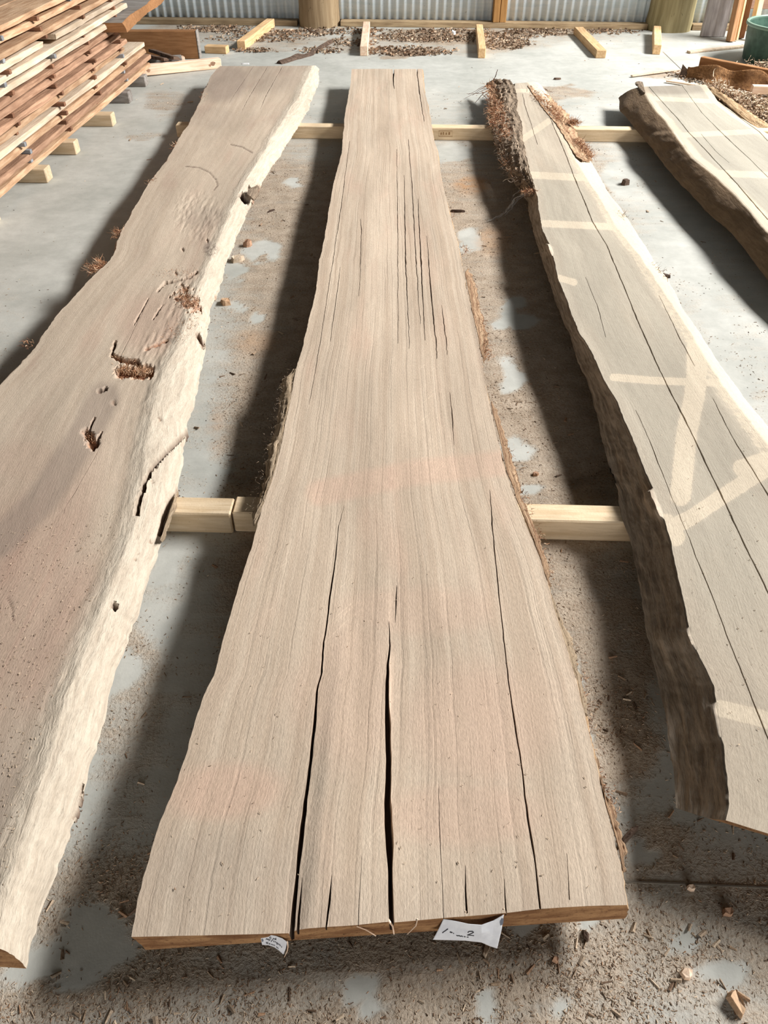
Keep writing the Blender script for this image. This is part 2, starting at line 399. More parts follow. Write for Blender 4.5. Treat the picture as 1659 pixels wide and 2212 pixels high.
# ---------------------------------------------------------------- back wall
def wall_y(x): return 8.86-.055*np.asarray(x)
def back_wall():
    root = empty('wall_back', (0, 8.86, 0)); tag(root, kind='structure')
    g = G('zincalume'); c = g.obj(); n = g.noise(c, (3, 3, 40), det=4); n2 = g.noise(c, (60, 60, 60), det=4, rough=.7)
    col = g.mix(g.ramp(n, .3, .7), lin(216, 230, 237), lin(230, 240, 245))
    col = g.mix(g.ramp(n2, .64, .7, 0, .6), col, lin(96, 92, 88))
    m = g.done(col, .42, n2, .0004); g.b.inputs['Metallic'].default_value = .0
    def sheet(x0, x1):
        n = int((x1-x0)/.0762*12); xs = np.linspace(x0, x1, n); V = []; Fc = []
        for zz in (.046, .9, 2.7):
            for x in xs: V.append((x, float(wall_y(x))+0.0115*math.cos(2*math.pi*x/.0762), zz))
        for r in range(2):
            for i in range(n-1):
                a = r*n+i; Fc.append((a, a+1, a+1+n, a+n))
        o = mesh_obj('corrugated_sheet', V, Fc, m, None, True); o.parent = root; o.matrix_parent_inverse = Matrix.Translation((0, -8.86, 0))
        md = o.modifiers.new('thick', 'SOLIDIFY'); md.thickness = .0012
        return o
    for a, b in ((-6.8, -4.4), (-4.4, -2.55), (-2.55, -1.42), (-1.42, -.62), (-.62, .55), (.55, 1.32), (1.32, 2.5), (2.5, 3.3), (3.3, 4.1), (4.1, 5.2)): sheet(a, b)
    mp = timber_mat('plate_timber', lin(142, 120, 92), lin(176, 154, 122), (5, 60, 60), .6)
    def plate(x0, x1, z, h, w, mat, name='bottom_plate'):
        o = timber(name, (x0, float(wall_y(x0))-.012-w/2), (x1, float(wall_y(x1))-.012-w/2), w, h, mat, None, None, z=z)
        o.parent = root; o.matrix_parent_inverse = Matrix.Translation((0, -8.86, 0)); return o
    plate(-6.8, -.84, 0, .048, .105, mp); plate(-.42, 2.52, 0, .048, .105, mp); plate(2.94, 5.2, 0, .048, .105, mp)
    plate(3.3, 5.2, .17, .13, .045, timber_mat('girt_timber', lin(150, 116, 98), lin(176, 142, 122)), 'wall_girt')
    # the doubled stud
    for dx in (0, .064):
        o = timber('wall_stud', (1.075+dx-.030, float(wall_y(1.1))-.067), (1.075+dx+.030, float(wall_y(1.1))-.067), .10, 2.6, M_BROWN2, None, None, z=.0485)
        o.parent = root; o.matrix_parent_inverse = Matrix.Translation((0, -8.86, 0))
    # round poles
    def pole(x, lean, mat, r=.19):
        V = []; Fc = []; n = 48
        zs = [0, .06, .15, .3, .6, 1.2, 2.6]
        for k, z in enumerate(zs):
            for i in range(n):
                a = 2*math.pi*i/n
                rr = r*(1+.035*math.sin(2*a+1)+.02*math.sin(5*a)+.02*(vn(a*6, z*2, 4)-.5))*(1.03 if z < .1 else 1)
                V.append((x+lean*z+rr*math.cos(a), float(wall_y(x))-.05+rr*math.sin(a)-.0, z))
        for k in range(len(zs)-1):
            for i in range(n): a, b = k*n+i, k*n+(i+1) % n; Fc.append((a, b, b+n, a+n))
        Fc.append(tuple(range(n-1, -1, -1))); Fc.append(tuple((len(zs)-1)*n+i for i in range(n)))
        o = mesh_obj('pole', V, Fc, mat, None, True, sharp=50)
        o.parent = root; o.matrix_parent_inverse = Matrix.Translation((0, -8.86, 0)); return o
    def pole_mat(name, a, b, d):
        g = G(name); c = g.obj(); n = g.noise(c, (30, 30, 1.5), det=5, dist=.3); w = g.noise(c, (5, 5, 1.2), det=3)
        sp = g.noise(c, (50, 50, 16), det=3)
        col = g.mix(g.ramp(n, .3, .7), a, b); col = g.mix(g.ramp(w, .45, .7, 0, .6), col, d)
        col = g.mix(g.ramp(sp, .64, .72, 0, .7), col, g.scale_col(col, .35))
        return g.done(col, .8, n, .003)
    pole(-.63, 0.0, pole_mat('pole_brown', lin(144, 122, 93), lin(170, 149, 118), lin(110, 88, 64)), .187)
    pole(2.73, .03, pole_mat('pole_olive', lin(140, 128, 92), lin(172, 160, 122), lin(104, 92, 66)), .205)
    return root
M_BROWN2 = timber_mat('stud_timber', lin(176, 128, 74), lin(196, 150, 94), (70, 70, 4), .3)
# ---------------------------------------------------------------- live-edge slabs
HB = .074                                            # height of the bearers the slabs lie on
def W(pts, z):
    "mixed list: 2-tuples are pixels read at height z, ('w', x, y) are metres"
    out = []
    for p in pts: out.append((p[1], p[2]) if p[0] == 'w' else tuple(un(p[0], p[1], z)[:2]))
    a = np.array(out); return a[np.argsort(a[:, 1])]
def slab(name, top, L, R, BL, BR, mat, rows=640, ncol=110, cracks=(), wob=.003, side=(.006, .006), bulge=(.0, .0), rnd=(.35, .35), ends=(0, 0), end_curve=None, K=12, carve=None, masks=None, pw=1.45):
    L, R = W(L, top), W(R, top)
    v = np.linspace(0, 1, rows)**pw
    yl = L[0, 1]+(L[-1, 1]-L[0, 1])*v; yr = R[0, 1]+(R[-1, 1]-R[0, 1])*v
    def wv(y, s, a): return a*((vn(y*5, 0, s)-.5)*2+(vn(y*17, 1, s)-.5)*1.2+(vn(y*60, 2, s)-.5)*.8)
    xl = np.interp(yl, L[:, 1], L[:, 0])+wv(yl, 3, wob); xr = np.interp(yr, R[:, 1], R[:, 0])+wv(yr, 9, wob)
    # u of each crack on each row
    width = xr-xl
    U, HW, DP = [], [], []
    for c in cracks:
        C = np.array([tuple(un(q[0], q[1], top)[:2])+(q[2],) for q in c['p']])
        Z = CP*C[:, 1]-SP*(top-H); hw = C[:, 2]*Z/F/2
        o = np.argsort(C[:, 1]); C, hw = C[o], hw[o]
        u = np.full(rows, .5)
        for _ in range(4):
            y = yl+(yr-yl)*u; xc = np.interp(y, C[:, 1], C[:, 0]); u = (xc-xl)/width
        y = yl+(yr-yl)*u
        act = (y >= C[0, 1]-.002) & (y <= C[-1, 1]+.002)
        if act.any():
            i0, i1 = np.where(act)[0][[0, -1]]; u[:i0] = u[i0]; u[i1+1:] = u[i1]
        u = u+(vn(y*11, 4, int(C[0, 0]*1e4) & 255)-.5)*.0022/width+(vn(y*45, 4, 3)-.5)*.0012/width
        h = np.where(act, np.interp(y, C[:, 1], hw), 0)*(.75+.5*vn(y*20, 3, 8))
        U.append(u); HW.append(h/width); DP.append(np.where(act, np.minimum(c.get('d', .012), .002+hw.max()*0+np.interp(y, C[:, 1], hw)*6), 0))
    if cracks:
        order = np.argsort([u.mean() for u in U]); U = [U[i] for i in order]; HW = [HW[i] for i in order]; DP = [DP[i] for i in order]
        g = .0035
        for i in range(len(U)):
            HW[i] = np.maximum(HW[i], .0004)
            lo = (U[i-1]+HW[i-1]+g) if i else np.full(rows, .006)
            U[i] = np.maximum(U[i], lo+HW[i])
    bounds = [np.zeros(rows)]; 
    cu, cz = [], []
    prev = np.zeros(rows); tot = 1.0
    def fillcols(a, b, first, n):
        for k in range(0 if first else 1, n):
            t = k/n; cu.append(a+(b-a)*t); cz.append(np.zeros(rows))
    first = True
    for u, h, d in zip(U, HW, DP):
        a = u-h; n = max(2, int(round(float((a-prev).mean())*ncol)))
        fillcols(prev, a, first, n); first = False
        cu += [a, u-h*.55, u+h*.5, u+h]; cz += [np.zeros(rows), -d, -d, np.zeros(rows)]
        prev = u+h
    n = max(2, int(round(float((1-prev).mean())*ncol))); fillcols(prev, np.ones(rows), first, n)
    cu.append(np.ones(rows)); cz.append(np.zeros(rows))
    cu = np.array(cu).T; cz = np.array(cz).T; nc = cu.shape[1]
    TX = xl[:, None]+width[:, None]*cu; TY = yl[:, None]+(yr-yl)[:, None]*cu
    if end_curve is not None:                          # the near end is not a straight cut
        E = W(end_curve, top); E = E[np.argsort(E[:, 0])]
        want = np.interp(TX[0], E[:, 0], E[:, 1]); fade = (1-sstep(0, .25, v))[:, None]
        TY = TY+(want-TY[0])[None, :]*fade
    TZ = top+cz+(fbm(TX*9, TY*2.5, 41)-.5)*.0035+(vn(TX*70, TY*70, 5)-.5)*.0006
    sides = []
    for s, (B, x_top, y_top, bl, sa) in enumerate(((BL, TX[:, 0], TY[:, 0], bulge[0], side[0]), (BR, TX[:, -1], TY[:, -1], bulge[1], side[1]))):
        sg = -1 if s == 0 else 1
        if isinstance(B, (int, float)):               # hidden or plain side: bottom edge stands off the top edge by B (outwards +)
            xb, yb = x_top+sg*B+wv(y_top, 21, wob*1.5), y_top.copy()
        else:
            Bw = W(B, HB); yb = Bw[0, 1]+(Bw[-1, 1]-Bw[0, 1])*v; xb = np.interp(yb, Bw[:, 1], Bw[:, 0])+wv(yb, 13+s, wob*1.4)
        t = (np.arange(K)/K)[None, :]                  # 0 bottom ... 1 top
        z0 = HB
        rd = rnd[s]; fx = t*(1-rd)+rd*(1-np.cos(t*np.pi/2)); fz = t*(1-rd)+rd*np.sin(t*np.pi/2)
        X = xb[:, None]+(x_top-xb)[:, None]*fx; Y = yb[:, None]+(y_top-yb)[:, None]*t; Zz = z0+(TZ[:, 0 if s == 0 else -1]-z0)[:, None]*fz
        nn = (fbm(Y*9, Zz*30+X*12, 61+s, 4)-.5)*2*sa+(vn(Y*90, Zz*220, 15)-.5)*sa*.7
        hump = np.sin(np.pi*t)**.8
        X = X+sg*(bl*hump+nn*np.minimum(1, hump*1.6+.15)*.7); Zz = Zz+nn*.7*hump
        Zz = np.maximum(Zz, HB)
        sides.append((X, Y, Zz))
    LX, LY, LZ = sides[0]; RX, RY, RZ = [a[:, ::-1] for a in sides[1]]
    X = np.concatenate([LX, TX, RX], 1); Y = np.concatenate([LY, TY, RY], 1); Zz = np.concatenate([LZ, TZ, RZ], 1)
    m = X.shape[1]
    lenv = (v*(L[-1, 1]-L[0, 1]))[:, None]
    gu = np.concatenate([-(1-np.arange(K)/K)[None, :]*.11+np.zeros((rows, 1)), cu*width.mean(), width.mean()+(np.arange(K)+1)[None, :]/K*.11+np.zeros((rows, 1))], 1)
    gco = np.stack([gu, lenv+np.zeros((rows, m)), np.zeros((rows, m))], -1).reshape(-1, 3)
    is_side = np.zeros((rows, m)); is_side[:, :K] = 1; is_side[:, K+nc:] = 1
    lr = np.zeros((rows, m)); lr[:, :K] = -1; lr[:, K+nc:] = 1
    S = dict(x=X, y=Y, z=Zz, side=is_side, lr=lr, u=np.concatenate([np.zeros((rows, K)), cu, np.ones((rows, K))], 1), v=v[:, None]+np.zeros((rows, m)), deep=np.concatenate([np.zeros((rows, K)), cz, np.zeros((rows, K))], 1))
    S['px'], S['py'], S['Z'] = pj(X, Y, Zz)
    m1 = np.zeros((rows, m, 3)); m2 = np.zeros((rows, m, 3)); m2[..., 0] = is_side
    S['m1'], S['m2'] = m1, m2
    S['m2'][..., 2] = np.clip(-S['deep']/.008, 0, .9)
    if carve: carve(S)
    if masks: masks(S)
    Vt = np.stack([S['x'], S['y'], S['z']], -1).reshape(-1, 3)
    i = np.arange(rows*m).reshape(rows, m)
    Fq = np.stack([i[:-1, :-1], i[:-1, 1:], i[1:, 1:], i[1:, :-1]], -1).reshape(-1, 4).tolist()
    Fq += np.stack([i[:-1, -1], i[:-1, 0], i[1:, 0], i[1:, -1]], -1).tolist()
    nq = len(Fq)
    # end grain: own vertices so the cut stays crisp
    extra, ex1, ex2, exg = [], [], [], []
    base = rows*m
    for rr, flip in ((0, False), (rows-1, True)):
        loop = Vt[i[rr]]; b = base+len(extra)
        extra += loop.tolist()
        ids = list(range(b, b+m)); Fq.append(ids[::-1] if not flip else ids)
        ex1 += [(0, 0, 0)]*m; ex2 += [(0, .0, 0)]*m; exg += [(p[0], p[2]*3, p[1]) for p in loop]
    Vt = np.concatenate([Vt, np.array(extra)])
    mi = np.zeros(len(Fq), np.int32); mi[-2:] = 1
    # quads run bottom-left -> top -> bottom-right, near -> far: turn them outwards
    o = mesh_obj(name, Vt, Fq, [mat, M_END], None, True, mi, 42)
    vvec(o, 'gco', np.concatenate([gco, np.array(exg)]))
    vcol(o, 'm1', np.concatenate([m1.reshape(-1, 3), np.array(ex1)])); vcol(o, 'm2', np.concatenate([m2.reshape(-1, 3), np.array(ex2)]))
    return tag(o, kind='thing'), S
def end_mat():
    g = G('end_grain'); c = g.obj(); n = g.noise(c, (14, 14, 60), det=5, dist=.6); f = g.noise(c, (150, 150, 150), det=3)
    col = g.mix(g.ramp(n, .3, .7), lin(122, 84, 54), lin(172, 132, 92)); col = g.mix(g.ramp(f, .55, .7, 0, .5), col, lin(92, 58, 38))
    return g.done(col, .85, g.math('ADD', n, f), .004)
M_END = end_mat()
def pits(S, pts, w, depth, rot=1.0, dark=0.0, jag=.35):
    "carve a gouge along a line given on the photograph; the wood inside is torn and darker"
    d, _ = dist_poly(S['px'], S['py'], pts)
    sc = 1676/S['Z']
    d = d+(vn(S['x']*90, S['y']*60, 71)-.5)*w*jag*1.2+(vn(S['x']*260, S['y']*170, 72)-.5)*w*jag*.8
    k = 1-sstep(w*.3, w*.62, d)
    S['z'] -= depth*k; S['m2'][..., 1] = np.maximum(S['m2'][..., 1], k*rot); S['m2'][..., 2] = np.maximum(S['m2'][..., 2], k*dark)
    S['m2'][..., 0] *= (1-k)

def make_slabs():
    # --- centre slab, with the two wide shakes at its near end
    L = [(760, 149), (757, 180), (745, 250), (738, 330), (725, 380), (712, 440), (703, 510), (690, 560), (683, 625), (668, 690), (655, 745), (640, 795), (625, 880), (610, 950), (590, 1030), (565, 1100), (545, 1180), (520, 1250), (500, 1320), (478, 1400), (460, 1460), (440, 1500), (420, 1570), (400, 1640), (385, 1690), (350, 1770), (330, 1830), (310, 1900), (295, 1960), (286, 2024)]
    R = [(912, 149), (918, 200), (928, 245), (935, 290), (945, 330), (955, 390), (966, 440), (976, 480), (988, 520), (1000, 580), (1007, 620), (1018, 670), (1028, 720), (1040, 775), (1050, 830), (1060, 880), (1072, 930), (1087, 1000), (1106, 1060), (1126, 1110), (1147, 1160), (1167, 1210), (1184, 1270), (1203, 1340), (1223, 1400), (1240, 1460), (1262, 1540), (1278, 1610), (1296, 1690), (1315, 1760), (1332, 1830), (1348, 1900), (1357, 1955)]
    ck = [dict(p=[(742, 1095, 1), (733, 1130, 1.5), (727, 1180, 2.5), (722, 1215, 3.5), (712, 1290, 4.5), (705, 1345, 4.5), (695, 1420, 5), (685, 1480, 5.5), (680, 1550, 6.5), (672, 1620, 7.5), (662, 1700, 8.5), (653, 1780, 9.5), (644, 1860, 10.5), (636, 1940, 12), (629, 2016, 13)], d=.05),
          dict(p=[(841, 1345, 1.5), (842, 1390, 4), (838, 1430, 7), (836, 1500, 10), (838, 1560, 12), (838, 1640, 14), (838, 1700, 15), (840, 1800, 16), (842, 1900, 14), (845, 1994, 13)], d=.05),
          dict(p=[(856, 1265, 1.5), (855, 1300, 3.5), (853, 1338, 1.5)], d=.02),
          dict(p=[(1058, 1060, 1), (1062, 1130, 2.5), (1075, 1250, 2.5), (1090, 1390, 3), (1100, 1480, 3), (1115, 1580, 3.5), (1130, 1680, 3.5), (1145, 1790, 4), (1155, 1850, 4.5), (1168, 1964, 5)], d=.02),
          dict(p=[(857, 322, 1), (859, 500, 1.6), (860, 742, 1)], d=.006), dict(p=[(873, 378, 1), (876, 560, 2.6), (880, 752, 1)], d=.01),
          dict(p=[(882, 300, 1), (890, 400, 1.6), (899, 580, 2), (903, 700, 1)], d=.008), dict(p=[(903, 430, 1), (909, 560, 3), (918, 734, 1.2)], d=.01),
          dict(p=[(922, 510, 1), (932, 640, 3), (943, 774, 1.4)], d=.01), dict(p=[(955, 660, 1), (959, 710, 2.2), (964, 765, 1)], d=.008), dict(p=[(972, 850, 1), (977, 900, 2), (981, 960, 1)], d=.006),
          dict(p=[(755, 305, 1), (737, 445, 1.8), (715, 589, 1.6), (694, 723, 1.4), (676, 830, 1.6), (668, 873, 1)], d=.006), dict(p=[(735, 578, 1), (724, 660, 2), (713, 738, 1)], d=.006), dict(p=[(779, 473, 1), (781, 500, 1.8), (776, 640, 1)], d=.006),
          dict(p=[(848, 149, 3.2), (847, 165, 3.5), (852, 192, 1)], d=.03), dict(p=[(900, 149, 2), (906, 200, 2), (916, 262, 1)], d=.02),
          dict(p=[(1004, 1870, 1.5), (1005, 1920, 4), (1008, 1968, 5)], d=.02), dict(p=[(1089, 1900, 1.2), (1094, 1973, 4)], d=.015), dict(p=[(1225, 1850, 1.2), (1232, 1945, 2.5)], d=.008),
          dict(p=[(716, 1888, 1.5), (712, 1940, 6), (703, 2008, 4)], d=.014), dict(p=[(653, 1892, 1.2), (649, 1940, 5), (641, 2013, 8)], d=.022), dict(p=[(780, 1850, 1), (772, 2002, 2)], d=.006), dict(p=[(948, 1700, 1), (957, 1983, 1.6)], d=.006)]
    ec = [(286, 2024), (562, 2018), (626, 2016), (640, 2010), (768, 2002), (841, 1994), (960, 1983), (1087, 1973), (1170, 1963), (1266, 1957), (1357, 1955)]
    def cv(S):
        px, py = S['px'], S['py']
        st = (sstep(0, 40, np.where(py > 1000, px-(742-(py-1095)*.121), -50)))*(1-sstep(0, 8, px-838))*sstep(1150, 1700, py)
        S['z'] += .006*st
        S['z'] += .010*(1-sstep(.0, .35, S['u']))*sstep(.0, 1, S['v'])*0
    def mk(S):
        px, py, m1 = S['px'], S['py'], S['m1']
        p = np.maximum.reduce([line(px, py, [(690, 1065), (760, 1050), (900, 1020), (1090, 1000)], 50)*.6, ell(px, py, 480, 1710, 150, 70, -4)*.7, ell(px, py, 1040, 1560, 190, 150)*.45, ell(px, py, 760, 1500, 120, 200)*.35, ell(px, py, 900, 1320, 200, 60)*.35, ell(px, py, 1000, 1760, 200, 80)*.45])
        m1[..., 1] = p
        m1[..., 2] = np.maximum(ell(px, py, 480, 1900, 260, 120)*.30, sstep(1850, 2000, py)*.30)
        e = np.minimum(S['u'], 1-S['u'])
        m1[..., 0] = .32*line(px, py, [(478, 1700), (520, 1500), (560, 1350)], 22)
        S['m2'][..., 0] = np.maximum(S['m2'][..., 0], np.where(S['side'] > 0, 1, 0))
        S['m2'][..., 2] = np.maximum(S['m2'][..., 2], .28*line(px, py, [(1000, 450), (1010, 560), (1030, 680), (1062, 840)], 26)*(1-S['side']))
    mat2 = slab_mat('slab_pinkish', lin(204, 186, 165), lin(187, 167, 146), lin(150, 120, 90), lin(196, 166, 130), lin(160, 149, 137), lin(208, 174, 152), lin(218, 200, 178), 1.0)
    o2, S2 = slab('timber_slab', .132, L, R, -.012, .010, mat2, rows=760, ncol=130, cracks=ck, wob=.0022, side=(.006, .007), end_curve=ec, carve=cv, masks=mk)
    tag(o2, 'middle slab with two long open splits and paper tags on its near end', 'slab', 'live-edge slabs laid on bearers')
    # --- left slab: wide, with a pale rounded sapwood edge on its right
    L = [(475, 143), (455, 165), (441, 195), (430, 225), (415, 255), (380, 310), (360, 345), (330, 385), (300, 430), (272, 485), (255, 520), (240, 560), (200, 597), (165, 635), (135, 668), (110, 700), (75, 750), (45, 785), (0, 832), (-60, 905), (-200, 1090), (-420, 1400), ('w', -1.30, .50)]
    R = [(675, 142), (660, 179), (642, 213), (615, 252), (585, 300), (560, 345), (530, 390), (500, 450), (480, 500), (455, 560), (430, 620), (405, 690), (385, 740), (355, 800), (335, 870), (322, 930), (312, 1000), (300, 1080), (285, 1150), (250, 1240), (215, 1320), (185, 1400), (150, 1480), (130, 1550), (105, 1640), (75, 1740), (40, 1840), (15, 1930), (-5, 2046)]
    BR = [(688, 150), (690, 180), (664, 238), (645, 273), (627, 300), (600, 345), (583, 365), (563, 398), (551, 425), (545, 440), (526, 480), (510, 512), (497, 550), (486, 585), (472, 625), (462, 652), (452, 690), (445, 725), (440, 780), (428, 830), (418, 870), (408, 905), (400, 940), (398, 985), (385, 1040), (372, 1095), (352, 1165), (330, 1230), (302, 1320), (280, 1380), (254, 1450), (228, 1540), (202, 1640), (180, 1720), (152, 1800), (122, 1890), (95, 1965), (59, 2092)]
    ck = [dict(p=[(547, 143, 1.2), (515, 190, 1.8), (495, 222, 1)], d=.006), dict(p=[(578, 143, 1.4), (540, 205, 2), (522, 240, 1)], d=.006), dict(p=[(610, 143, 1.6), (575, 205, 2), (562, 235, 1)], d=.006),
          dict(p=[(335, 620, 1), (262, 765, 2), (250, 790, 1)], d=.006), dict(p=[(226, 950, 1), (164, 1060, 2), (130, 1110, 1)], d=.004)]
    def cv(S):
        px, py = S['px'], S['py']
        # the face was torn and chipped along the right edge
        tear = np.maximum.reduce([ell(px, py, 430, 470, 60, 70, -40), ell(px, py, 400, 660, 60, 90, 25), ell(px, py, 330, 760, 60, 60)])
        S['z'] += tear*(fbm(S['x']*80, S['y']*16, 90)-.55)*.006
        rough = np.maximum(S['m2'][..., 0], sstep(.86, .97, S['u']))*sstep(560, 700, py)
        S['z'] += rough*(fbm(S['x']*55, S['y']*16, 91)-.5)*.006
        pits(S, [(262, 803), (318, 803)], 26, .022, 1.0)
        pits(S, [(249, 738), (241, 766)], 6, .02, .5, .8); pits(S, [(241, 768), (265, 778), (294, 780), (301, 790)], 9, .02, .9, .1)
        pits(S, [(188, 935), (202, 958)], 22, .02, .75); pits(S, [(203, 905), (188, 938)], 5, .02, .3, .8); pits(S, [(218, 935), (200, 968)], 5, .02, .3, .6)
        pits(S, [(522, 420), (530, 434)], 11, .03, .3, .9); pits(S, [(537, 404), (540, 414)], 6, .025, .2, .8); pits(S, [(556, 402), (548, 432)], 8, .02, .6, .3)
        pits(S, [(405, 930), (385, 950), (360, 975), (345, 990), (325, 1015), (310, 1050), (300, 1080), (295, 1108)], 8.5, .030, .25, .9, .2)
        pits(S, [(384, 1058), (368, 1080), (352, 1115), (346, 1150)], 10, .030, .4, .8, .2); pits(S, [(374, 1085), (362, 1120), (354, 1160)], 3, .012, .4, .5, .2)
        pits(S, [(426, 722), (440, 748)], 9, .025, .6, .6); pits(S, [(342, 627), (355, 612), (408, 600), (425, 588)], 5, .014, .2, .55)
        pits(S, [(320, 645), (290, 700)], 3, .008, .1, .5); pits(S, [(350, 660), (330, 690)], 3, .008, .2, .5); pits(S, [(395, 640), (415, 655)], 30, .010, .75, 0, .8)
        pits(S, [(243, 1305), (247, 1312)], 13, .03, .3, .8); pits(S, [(178, 1695), (172, 1740), (160, 1765)], 4, .02, .3, .8); pits(S, [(307, 1318), (297, 1350)], 3, .01, .3, .6)
        pits(S, [(214, 846), (228, 840)], 7, .012, .1, .7); pits(S, [(315, 755), (360, 735)], 6, .008, .8); pits(S, [(244, 869), (247, 873)], 8, .004, .3)
        pits(S, [(465, 640), (470, 660)], 4, .01, .5)
        for q in ((448, 520), (395, 540), (380, 590), (345, 905), (338, 1010), (330, 1040), (300, 1195), (325, 1170), (292, 1206)):
            pits(S, [(q[0]-2, q[1]-3), (q[0]+1, q[1]+3)], 3.5, .005, .3, .3)
        for a in ([(400, 359), (430, 362), (452, 372), (466, 388), (470, 400), (462, 410)], [(498, 312), (522, 317), (545, 330)], [(8, 1278), (26, 1310), (28, 1345)]): pits(S, a, 2.6, .002, 0, .55, .1)
    def mk(S):
        px, py, m1, m2 = S['px'], S['py'], S['m1'], S['m2']
        w = sstep(.90, .985, S['u']); m2[..., 0] = np.maximum(m2[..., 0], np.where(S['side'] > 0, 1-m2[..., 1], w*(1-m2[..., 1])*sstep(.1, .6, fbm(S['x']*30, S['y']*6, 14)+w*.5-.2)))
        m2[..., 0] = np.where(S['lr'] < 0, 0, m2[..., 0])
        m2[..., 1] = np.where(S['lr'] < 0, .55, m2[..., 1])
        m1[..., 1] = np.maximum.reduce([sstep(900, 1250, py+.35*px)*(1-sstep(.72, .9, S['u']))*(.45+.5*fbm(S['x']*4, S['y']*1.5, 8)), ell(px, py, 120, 1370, 190, 220)*.6, ell(px, py, 330, 700, 90, 80)*.5, ell(px, py, 60, 1000, 90, 60)*.4, ell(px, py, 380, 820, 60, 50)*.3])
        m1[..., 2] = np.maximum.reduce([ell(px, py, 560, 160, 160, 45)*.5, ell(px, py, 490, 180, 60, 45, -30)*.95, sstep(1450, 1750, py+.3*px)*.75, line(px, py, [(225, 860), (170, 960), (90, 1080), (0, 1170)], 62)*.8, ell(px, py, 460, 255, 60, 30)*.3, ell(px, py, 380, 737, 16, 8)*1.0, ell(px, py, 457, 535, 20, 16)*.9, ell(px, py, 445, 470, 60, 26)*.4])
        m1[..., 0] = .25*line(px, py, [(430, 228), (480, 236), (560, 250)], 9)+.25*line(px, py, [(440, 200), (465, 205)], 8)
        m2[..., 2] = np.maximum(m2[..., 2], ell(px, py, 456, 540, 18, 17, -30)*.55*sstep(.4, .6, fbm(S['x']*140, S['y']*90, 5)))
    mat1 = slab_mat('slab_taupe', lin(198, 181, 161), lin(187, 169, 149), lin(190, 175, 156), lin(208, 195, 176), lin(150, 134, 121), lin(178, 146, 128), lin(212, 198, 184), .2)
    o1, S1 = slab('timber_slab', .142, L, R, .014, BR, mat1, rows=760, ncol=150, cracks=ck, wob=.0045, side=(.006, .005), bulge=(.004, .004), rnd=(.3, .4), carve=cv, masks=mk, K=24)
    tag(o1, 'wide left slab with a pale rounded edge and gouged knots, beside the board stack', 'slab', 'live-edge slabs laid on bearers')
    # --- right slab with grey bark on its left edge
    L = [(1112, 180), (1114, 215), (1118, 255), (1127, 285), (1128, 310), (1137, 345), (1150, 390), (1160, 425), (1167, 470), (1175, 500), (1193, 540), (1205, 600), (1225, 650), (1250, 715), (1280, 765), (1310, 830), (1335, 870), (1355, 920), (1375, 970), (1395, 1020), (1415, 1060), (1435, 1120), (1450, 1170), (1460, 1230), (1475, 1290), (1490, 1360), (1510, 1420), (1540, 1480), (1555, 1560), (1565, 1620), (1575, 1680), (1578, 1735), (1571, 1772)]
    R = [(1140, 178), (1165, 200), (1185, 235), (1205, 275), (1230, 320), (1245, 350), (1290, 420), (1330, 490), (1380, 550), (1440, 640), (1490, 720), (1540, 800), (1590, 870), (1659, 960), (1770, 1110), (1900, 1290), (2080, 1560), (2230, 1800), (2330, 2010)]
    BL = [(1066, 190), (1066, 240), (1070, 290), (1084, 340), (1102, 380), (1122, 410), (1140, 440), (1150, 500), (1165, 550), (1188, 610), (1203, 660), (1228, 720), (1246, 770), (1270, 830), (1290, 900), (1305, 960), (1320, 1020), (1335, 1060), (1345, 1110), (1358, 1160), (1370, 1210), (1378, 1250), (1388, 1340), (1400, 1390), (1412, 1460), (1430, 1520), (1445, 1600), (1455, 1680), (1460, 1745)]
    BR = [(1165, 180), (1215, 240), (1240, 280), (1262, 330), (1278, 352), (1310, 410), (1345, 455), (1385, 520), (1412, 562), (1440, 602), (1482, 682), (1522, 742), (1570, 812), (1610, 867), (1659, 925), (1800, 1090), (1960, 1290), (2160, 1560), (2300, 1780), (2400, 1980)]
    ck = [dict(p=[(1123, 203, 1), (1136, 234, 1.4), (1147, 267, 1), (1161, 312, 1)], d=.006),
          dict(p=[(1186, 248, 1.2), (1201, 285, 1.6), (1219, 326, 1.8), (1237, 373, 2), (1255, 417, 2.2), (1280, 478, 2.4), (1310, 529, 2.4), (1345, 612, 2.6), (1381, 700, 2.8), (1430, 810, 3), (1497, 942, 3.2), (1560, 1075, 3.4), (1610, 1180, 3.6), (1659, 1280, 3.6), (1800, 1600, 4), (1900, 1850, 4)], d=.02),
          dict(p=[(1425, 640, 1), (1470, 735, 2), (1500, 790, 1.2)], d=.006), dict(p=[(1540, 859, 1.2), (1590, 960, 2.6), (1623, 1010, 3), (1659, 1070, 3), (1800, 1310, 2)], d=.015),
          dict(p=[(1265, 600, 1), (1290, 660, 1.6), (1308, 728, 1)], d=.006),
          dict(p=[(1374, 888, 1), (1403, 953, 2), (1432, 1025, 2), (1446, 1065, 1.2), (1490, 1165, 1.6), (1501, 1200, 2.4), (1535, 1277, 2.6), (1572, 1379, 2.8), (1605, 1460, 3), (1636, 1537, 3), (1662, 1600, 3), (1750, 1850, 2)], d=.012)]
